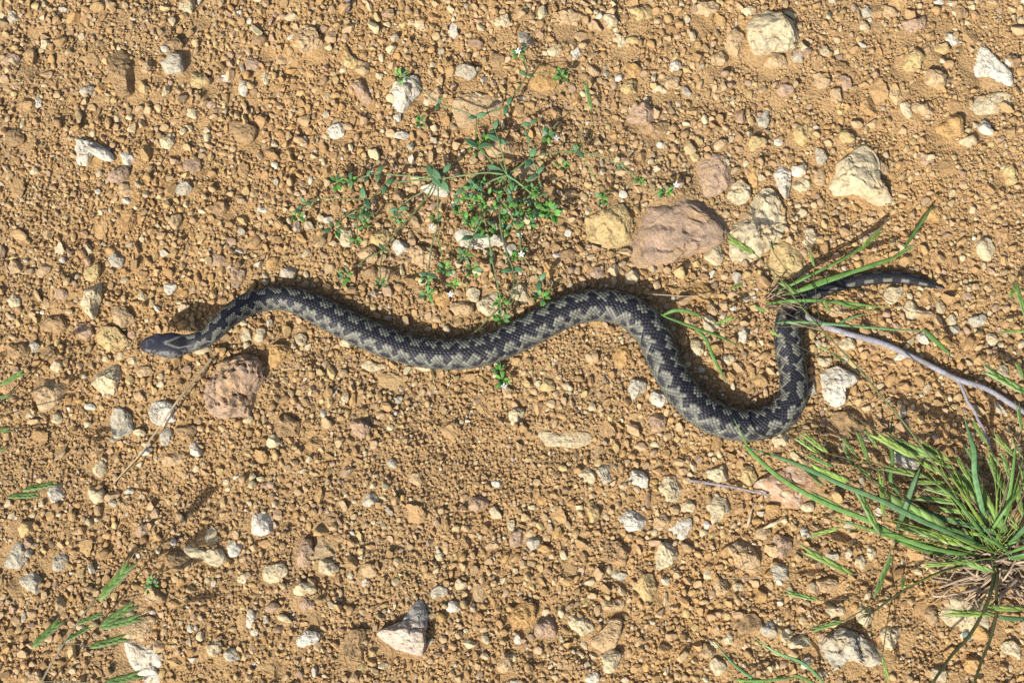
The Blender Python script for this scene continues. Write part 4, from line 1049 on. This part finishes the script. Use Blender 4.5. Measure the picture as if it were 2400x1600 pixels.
# sprig inside the loop
tg2 = empty('grass_sprig', gp(1540, 732, 0))
tag(tg2, 'short green grass sprig inside the snake\'s loop', 'grass')
stalk(tg2, [(1532,726),(1562,743),(1632,769)], 5, [.010, .012, .010], GREEN * 1.2)
blade(tg2, [(1554,738),(1584,727),(1624,733),(1650,748)], 9, [.012,.016,.014,.010], GREEN * 1.2)
blade(tg2, [(1562,743),(1632,769),(1691,790),(1745,819)], 8, [.012,.012,.010,.006], GREEN * 1.1)
blade(tg2, [(1629,770),(1654,795),(1672,838),(1691,873),(1702,896)], 9, [.010,.011,.010,.006,.003], GREEN * 1.1)

# ------------------------------------------------------------------ big grass tuft
BX, BY = 2335, 1305
bt = empty('brome_tuft', gp(BX, BY, 0))
tag(bt, 'large green brome grass tuft with many awned spikelets and dry roots', 'grass')
SP = [((2218,1237),(2042,1149),1.15),((2358,1247),(2237,1082),1.15),((2235,1098),(2144,1061),.9),((2228,1082),(2142,1027),.9),((2195,1073),(2067,1021),.9),((2151,1075),(2037,1010),.9),((2228,1119),(2144,1075),.9),((2176,1119),(2052,1092),.8),
      ((2218,1130),(2132,1130),.8),((2258,1149),(2170,1147),.8),((2258,1180),(2132,1163),.8),((2274,1201),(2186,1190),.9),((2323,1211),(2243,1209),.9),((2308,1253),(2228,1241),.8),((2201,1258),(2102,1232),.8),((2063,1255),(2002,1136),.85),
      ((2071,1213),(2065,1102),.7),((2046,1128),(2004,1084),1.0),((2002,1098),(1973,1037),1.0),((2038,1086),(2008,1004),.8),((2058,1050),(2025,1004),.9),((2006,1067),(1971,1021),1.0),((2345,1144),(2314,1061),1.1),((2314,1040),(2274,979),.9),
      ((2385,1075),(2320,1012),.9),((2398,1075),(2366,1023),.8),((2346,1094),(2318,1054),.9),((2410,1140),(2378,1118),.9),((1926,1068),(1859,1022),1.0),((1941,1062),(1872,1009),1.0),((1953,1095),(1886,1062),1.0),((1928,1137),(1882,1091),1.0),
      ((1993,1129),(1880,1086),1.0),((1970,1187),(1885,1148),.8),((1968,1236),(1891,1257),.8),((2261,1279),(2103,1228),.9),((2330,1340),(2220,1299),.9),((2047,1399),(2095,1282),.7),((2266,1317),(2151,1325),.6),((2332,1440),(2202,1435),.8),
      ((2405,1427),(2289,1422),.8),((2000,1346),(1862,1276),.75),((1920,1406),(1831,1385),.85),((1979,1454),(1893,1478),.8),((2068,1535),(2084,1602),.8),((2113,1380),(2119,1348),1.6),((2420,930),(2292,858),.9),((2408,752),(2376,656),.8),
      ((2410,776),(2336,778),.8),((2364,697),(2389,661),1.2),((2400,890),(2381,845),1.2),((2394,1010),(2384,944),.9),((2300,1110),(2262,1042),.8),((2370,1190),(2338,1110),1.0),((2395,1210),(2380,1120),.9),((2240,1165),(2160,1140),.8),((2290,1170),(2215,1105),.9),((2385,1235),(2330,1165),.9),((2330,1200),(2290,1120),.9),((2410,1180),(2390,1085),.9),((2300,1225),(2225,1180),.9),((2275,1130),(2235,1060),.8),((2370,1130),(2345,1050),.9),((2420,1270),(2360,1215),.9),((2290,1290),(2215,1262),.8),((2250,1215),(2165,1215),.8)]
for (b0, t0, fat) in SP:
    dd_ = math.hypot(b0[0] - BX, b0[1] - BY)
    z0 = min(.014 + dd_ * S * 0.22, .036); z1 = max(z0 - .004, .012)
    if dd_ > 330: z0, z1 = .016, .013
    spikelet(bt, b0, t0, z0, z1, fat)
    if b0[0] < 1960:
        hub = (min(b0[0] + 130, 2120), b0[1] + 50)
        if b0[1] > 1300: hub = (2060, 1420)
        stalk(bt, [b0, ((b0[0] + hub[0]) / 2, (b0[1] + hub[1]) / 2 - 6), hub, (BX - 60, BY - 30)] if b0[1] < 1300 else [b0, ((b0[0] + hub[0]) / 2, (b0[1] + hub[1]) / 2 - 10), hub], 2.2, [z0, .018, .018, .008] if b0[1] < 1300 else [z0, .012, .010], np.array([.20, .17, .09]) * random.uniform(.8, 1.2), 'pedicel', None, 1.0)
    elif b0[1] > 1380 or b0[1] < 960:
        ex_, ey_ = (2430, b0[1] + (60 if b0[1] < 960 else -20)) if b0[0] > 2200 else (2090, 1400)
        stalk(bt, [b0, ((b0[0] + ex_) / 2, (b0[1] + ey_) / 2 - 5), (ex_, ey_)], 2.4, [z0, .014, .008], OLIVE, 'pedicel', None, 1.0)
    else:
        j1 = (BX + random.gauss(0, 18), BY + random.gauss(0, 12))
        stalk(bt, [b0, (b0[0] * .5 + j1[0] * .5 + random.gauss(0, 8), b0[1] * .5 + j1[1] * .5 - 8), j1], 1.9, [z0, z0 * .8, .003], (LIME * .7 if random.random() < .6 else STRAW * .6), 'pedicel', None, 1.3)
BL = [([(2330,1290),(2220,1245),(2140,1210),(2063,1171),(1968,1133),(1872,1089),(1796,1062),(1732,1045)], 13, [.004,.03,.034,.034,.030,.024,.018,.014], BLUEG * 1.15),
      ([(2320,1305),(2200,1287),(2100,1255),(2035,1219),(1930,1177),(1834,1123),(1757,1056),(1748,1037),(1719,980)], 13, [.004,.022,.026,.028,.028,.026,.024,.024,.026], GREEN * 1.15),
      ([(2103,1243),(2120,1195),(2140,1135),(2157,1094)], 16, [.012,.024,.03,.034], BLUEG * .75), ([(2320,1270),(2300,1180),(2285,1110),(2283,1056),(2272,1020),(2258,968)], 15, [.004,.026,.032,.034,.032,.028], BLUEG * 1.1),
      ([(2110,1160),(2088,1126),(2092,1075),(2086,1023),(2094,966)], 10, [.02,.024,.024,.02,.014], GREEN * 1.1), ([(2340,1280),(2366,1161),(2377,1079),(2380,1030)], 10, [.004,.024,.03,.03], GREEN * 1.2),
      ([(2350,1260),(2323,1243),(2247,1224),(2167,1199),(2110,1185)], 13, [.006,.016,.02,.02,.018], BLUEG * .95), ([(2240,1310),(2150,1285),(2063,1248),(1990,1225),(1935,1206)], 8, [.006,.014,.018,.016,.012], GREEN),
      ([(2310,1315),(2185,1284),(2120,1262),(2065,1243)], 16, [.004,.008,.01,.014], np.array([.22, .24, .15])), ([(2350,1290),(2420,1220),(2500,1130),(2560,1080)], 15, [.004,.03,.036,.03], BLUEG),
      ([(2360,1310),(2450,1290),(2540,1250)], 14, [.004,.028,.02], GREEN),       ([(2340,1300),(2280,1220),(2230,1160),(2160,1110)], 10, [.004,.026,.03,.028], GREEN), ([(2400,1450),(2360,1448),(2330,1442)], 12, [.006,.008,.008], BLUEG * .7), ([(2330,1300),(2260,1250),(2200,1235),(2120,1240)], 9, [.004,.016,.016,.01], BLUEG)]
for pts, w, zs, col in BL: blade(bt, pts, w, zs, col)
for k in range(9):                                             # close packed young blades round the crown
    a = random.uniform(0.15, 2.9); ln = random.uniform(90, 240)
    x0, y0 = BX + random.gauss(15, 26), BY + random.gauss(-15, 14)
    x2, y2 = x0 + math.cos(a) * ln, y0 - math.sin(a) * ln
    z = random.uniform(.018, .036)
    blade(bt, [(x0, y0), ((x0 + x2) / 2 + random.gauss(0, 8), (y0 + y2) / 2), (x2, y2)], random.uniform(4, 9), [.003, z, z * .9], (GREEN, BLUEG, LIME * .7, GREEN * 1.3)[k % 4])
for k in range(120):                                             # dead sheaths and roots
    a = random.uniform(2.2, 5.6); ln = random.uniform(30, 170)
    x0, y0 = BX + random.gauss(5, 34), BY + random.gauss(18, 28)
    x2, y2 = x0 + math.cos(a) * ln, y0 - math.sin(a) * ln * .55
    stalk(bt, [(x0, y0), (x0 * .6 + x2 * .4 + random.gauss(0, 14), y0 * .6 + y2 * .4 + random.gauss(0, 14)), (x2, y2), (x2 + random.gauss(0, 16), y2 + random.gauss(0, 14))], random.uniform(2.5, 9), [random.uniform(.002, .008), random.uniform(.004, .012), .004, .0025], (DRY * random.uniform(.9, 1.6) if k % 3 else STRAW * random.uniform(.7, 1.1)), 'dry_sheath', M_STRAW, .4, 6)
stalk(bt, [(2332,1328),(2317,1404),(2274,1486),(2230,1535),(2184,1602)], 9, [.01,.020,.024,.026,.03], OLIVE * .9, 'culm', None, .75)
stalk(bt, [(2334,1330),(2335,1430),(2322,1493),(2300,1550),(2282,1604)], 8.5, [.01,.018,.022,.026,.03], OLIVE, 'culm', None, .75)
stalk(bt, [(2300,1318),(2266,1325),(2202,1340),(2113,1386),(2044,1435),(2026,1446)], 6.5, [.006,.010,.012,.013,.011,.010], OLIVE * .9, 'culm', None, .6)
for k in range(9):
    a = random.uniform(2.2, 5.0); ln = random.uniform(20, 48)
    stalk(bt, [(2040, 1437), (2040 + math.cos(a) * ln * .6, 1437 - math.sin(a) * ln * .6 - 3), (2040 + math.cos(a) * ln, 1437 - math.sin(a) * ln)], 1.6, [.011, .012, .009], OLIVE * .6, 'pedicel', None, .8, 4)
V0, F0 = ico(2)
link('node', mesh_np('node', V0 * np.array([.0024, .003, .0022]), F0, np.tile(np.array([.36, .42, .32]), (len(V0), 1)), M_LEAF, True), bt, Matrix.Translation(Vector(gp(2266, 1490, .022))))
# long panicle leaning over the snake
stalk(bt, [(2300,1240),(2200,1100),(2151,1033),(2117,988),(2072,936),(2013,864),(1944,792),(1882,723),(1820,644),(1769,595),(1735,572)], 5.5, [.006,.034,.038,.040,.040,.040,.040,.040,.036,.030,.026], np.array([.14, .16, .06]), 'culm', None, .45)
PAN = [((1769,595),(1696,551),.029,.024,1.1),((1812,590),(1804,562),.030,.028,1.8),((1908,625),(1898,588),.034,.032,1.4),((1872,690),(1822,655),.036,.034,1.1),((1945,732),(1928,698),.036,.034,1.3),((1798,732),(1765,716),.028,.026,1.3),
       ((1712,678),(1745,664),.020,.020,1.3),((1672,760),(1728,742),.016,.018,1.0),((1830,790),(1800,772),.028,.026,1.2),((1945,824),(1914,808),.032,.030,1.2),((1982,848),(1945,825),.030,.030,1.2)]
HUB = (1922, 766)
for (b0, t0, z0, z1, fat) in PAN:
    spikelet(bt, b0, t0, z0, z1, fat)
    if b0 == (1769, 595): continue
    hb = HUB if b0[0] > 1750 or True else HUB
    mid_ = ((b0[0] * .55 + hb[0] * .45) + random.uniform(-6, 6), (b0[1] * .55 + hb[1] * .45) + random.uniform(-6, 6))
    if b0[1] > 780: hb = (2040, 897); mid_ = ((b0[0] + hb[0]) / 2, (b0[1] + hb[1]) / 2)
    stalk(bt, [b0, mid_, hb], 1.7, [z0, (z0 + .04) / 2, .040], np.array([.10, .085, .04]), 'pedicel', None, 1.1, 6)

# ------------------------------------------------------------------ other grasses
gl = empty('spikelet_sprig', gp(96, 1610, 0))
tag(gl, 'nodding grass sprig with dark green spikelets over the white cracked slab', 'grass')
stalk(gl, [(80,1640),(96,1600),(138,1525),(179,1463),(193,1442),(222,1406)], 5, [.004,.03,.045,.05,.05,.05], np.array([.30, .27, .18]), 'stem')
for b0, t0 in [((231,1406),(320,1308)),((182,1461),(248,1435)),((234,1466),(327,1408)),((238,1470),(344,1442)),((155,1501),(220,1463)),((210,1515),(310,1490)),((74,1516),(155,1444)),((238,1602),(344,1575))]:
    spikelet(gl, b0, t0, .05, .048, 1.15, 1)
    hb = (190, 1446) if b0[1] < 1480 else (150, 1508)
    if b0[1] > 1580: hb = (100, 1596)
    stalk(gl, [b0, ((b0[0] + hb[0]) / 2, (b0[1] + hb[1]) / 2 - 3), hb], 2, [.05, .05, .048], np.array([.22, .2, .12]), 'pedicel', None, 1.0, 5)
ge = empty('edge_grass', gp(-70, 1010, 0))
tag(ge, 'dark green grass spikelets reaching in from beside the bare sandy soil', 'grass')
for b0, t0 in [((0,902),(66,866)),((-20,934),(31,926)),((-30,1010),(33,1005)),((52,1148),(141,1131)),((17,1163),(103,1158)),((-30,1062),(18,1050))]:
    spikelet(ge, b0, t0, .04, .038, 1.1, 1)
    stalk(ge, [b0, ((b0[0] - 70) / 2, b0[1] * .6 + 1010 * .4), (-70, 1010)], 2.4, [.04, .03, .0], OLIVE, 'pedicel', None, 1.4, 6)
gb = empty('grass_sprig', gp(1760, 1600, 0))
tag(gb, 'thin blue-green grass sprig among pebbles near the speckled grey-cream stone', 'grass')
blade(gb, [(1790,1605),(1765,1590),(1714,1549),(1665,1490)], 8, [.004,.010,.014,.012], BLUEG * 1.4)
blade(gb, [(1720,1592),(1772,1595),(1830,1590),(1885,1584)], 7, [.006,.012,.012,.008], GREEN * 1.3)
blade(gb, [(1940,1610),(1886,1556),(1820,1528),(1762,1490)], 8, [.004,.010,.014,.012], BLUEG * 1.3)
blade(gb, [(1860,1580),(1890,1592),(1930,1612)], 7, [.010,.010,.006], GREEN * 1.2)
gs = empty('grass_spikelet', gp(1395, 240, 0))
tag(gs, 'single fallen green grass spikelet near the orange flat stone', 'grass')
spikelet(gs, (1386,258), (1370,186), .010, .010, .85)
stalk(gs, [(1386,258),(1390,300),(1372,355)], 1.8, [.010,.008,.006], OLIVE)

# ------------------------------------------------------------------ twigs, straw, husks
GREYB = np.array([0.27, 0.26, 0.285])
tw = empty('twig', gp(2150, 840, 0))
tag(tw, 'long pale grey forked twig lying beside the snake\'s tail', 'twig')
def bark(parent, pts, w0, w1, zs, name, seed):
    P = px_path(pts, zs, 14)
    n = len(P); t = np.linspace(0, 1, n)
    r = np.random.default_rng(seed)
    P = P + np.stack([noise3(_p3(t * 9, t * 0 + k), seed + k) for k in range(3)], -1) * 0.0006
    ww = (w0 + (w1 - w0) * t) * S * (1 + 0.10 * noise3(_p3(t * 25, t * 0), seed + 9))
    V, Q, Tt = sweep(P, ww, ww, 10)
    c = GREYB * (1 + 0.30 * fbm(V * 260, 3, seed)[:, None])
    br = np.clip(fbm(V * 150, 2, seed + 4) * 3 - .5, 0, 1)[:, None]
    c = c * (1 - br * .5) + np.array([.20, .16, .13]) * br * .5
    return link(name, mesh_np(name, V, [Q, Tt], c, M_BARK, True), parent)
bark(tw, [(1882,737),(1931,761),(1979,778),(2082,809),(2165,847),(2244,888),(2306,909),(2364,940),(2430,985)], 15, 13, [.004,.004,.004,.0035,.004,.005,.005,.005,.005], 'branch', 61)
bark(tw, [(2244,888),(2271,943),(2290,975),(2308,1015),(2322,1048)], 8, 6, [.005,.005,.005,.005,.004], 'side_branch', 67)
t2 = empty('small_twig', gp(1700, 1140, 0))
tag(t2, 'short thin grey twig touching the broad pinkish-orange slab', 'twig')
bark(t2, [(1615,1125),(1690,1137),(1765,1151),(1798,1162)], 7, 4, [.003,.004,.005,.006], 'branch', 71)
t3 = empty('bark_stub', gp(815, 10, 0))
tag(t3, 'stubby dark grey twig end in the loose gravel', 'twig')
bark(t3, [(822,-20),(817,5),(812,26)], 13, 11, [.002,.003,.002], 'branch', 73)
def single(name, pts, w, zs, col, label, cat, mat=M_STRAW, prof=None, flat=1.0):
    P = px_path(pts, zs, 10); n = len(P); t = np.linspace(0, 1, n)
    ww = w * S * (np.interp(t, *prof) if prof else np.linspace(1, .5, n))
    V, Q, Tt = sweep(P, ww, ww * flat, 8)
    c = np.asarray(col) * (1 + 0.2 * fbm(V * 300, 2, 3)[:, None])
    o = link(name, mesh_np(name, V, [Q, Tt], c, mat, True))
    return tag(o, label, cat)
single('straw', [(498,838),(455,892),(413,943),(370,1005),(330,1062),(300,1095),(266,1132)], 6, [.006,.009,.012,.010,.008,.006,.003], STRAW * 1.2, 'long dry beige straw stem leaning over the bright white stone', 'straw')
single('husk', [(1789,1238),(1815,1226),(1842,1214)], 9, [.003,.004,.003], STRAW * 1.5, 'cream dry grass husk lying near the pinkish-orange slab', 'husk', prof=([0, .4, 1], [.5, 1, .15]), flat=.4)
single('husk', [(1752,1236),(1757,1212),(1766,1180)], 8, [.003,.004,.003], STRAW * 1.1, 'thin upright beige husk beside the cream husk', 'husk', prof=([0, .35, 1], [.4, 1, .1]), flat=.4)
single('straw', [(1516,689),(1560,691),(1610,694),(1695,690)], 4, [.006,.007,.007,.006], STRAW * 1.0, 'thin pale straw lying behind the snake\'s second bend', 'straw')
single('straw', [(1696,1354),(1780,1354),(1870,1364)], 2.4, [.006,.008,.006], STRAW * .9, 'hair-thin straw near the smooth egg-shaped pebble', 'straw')
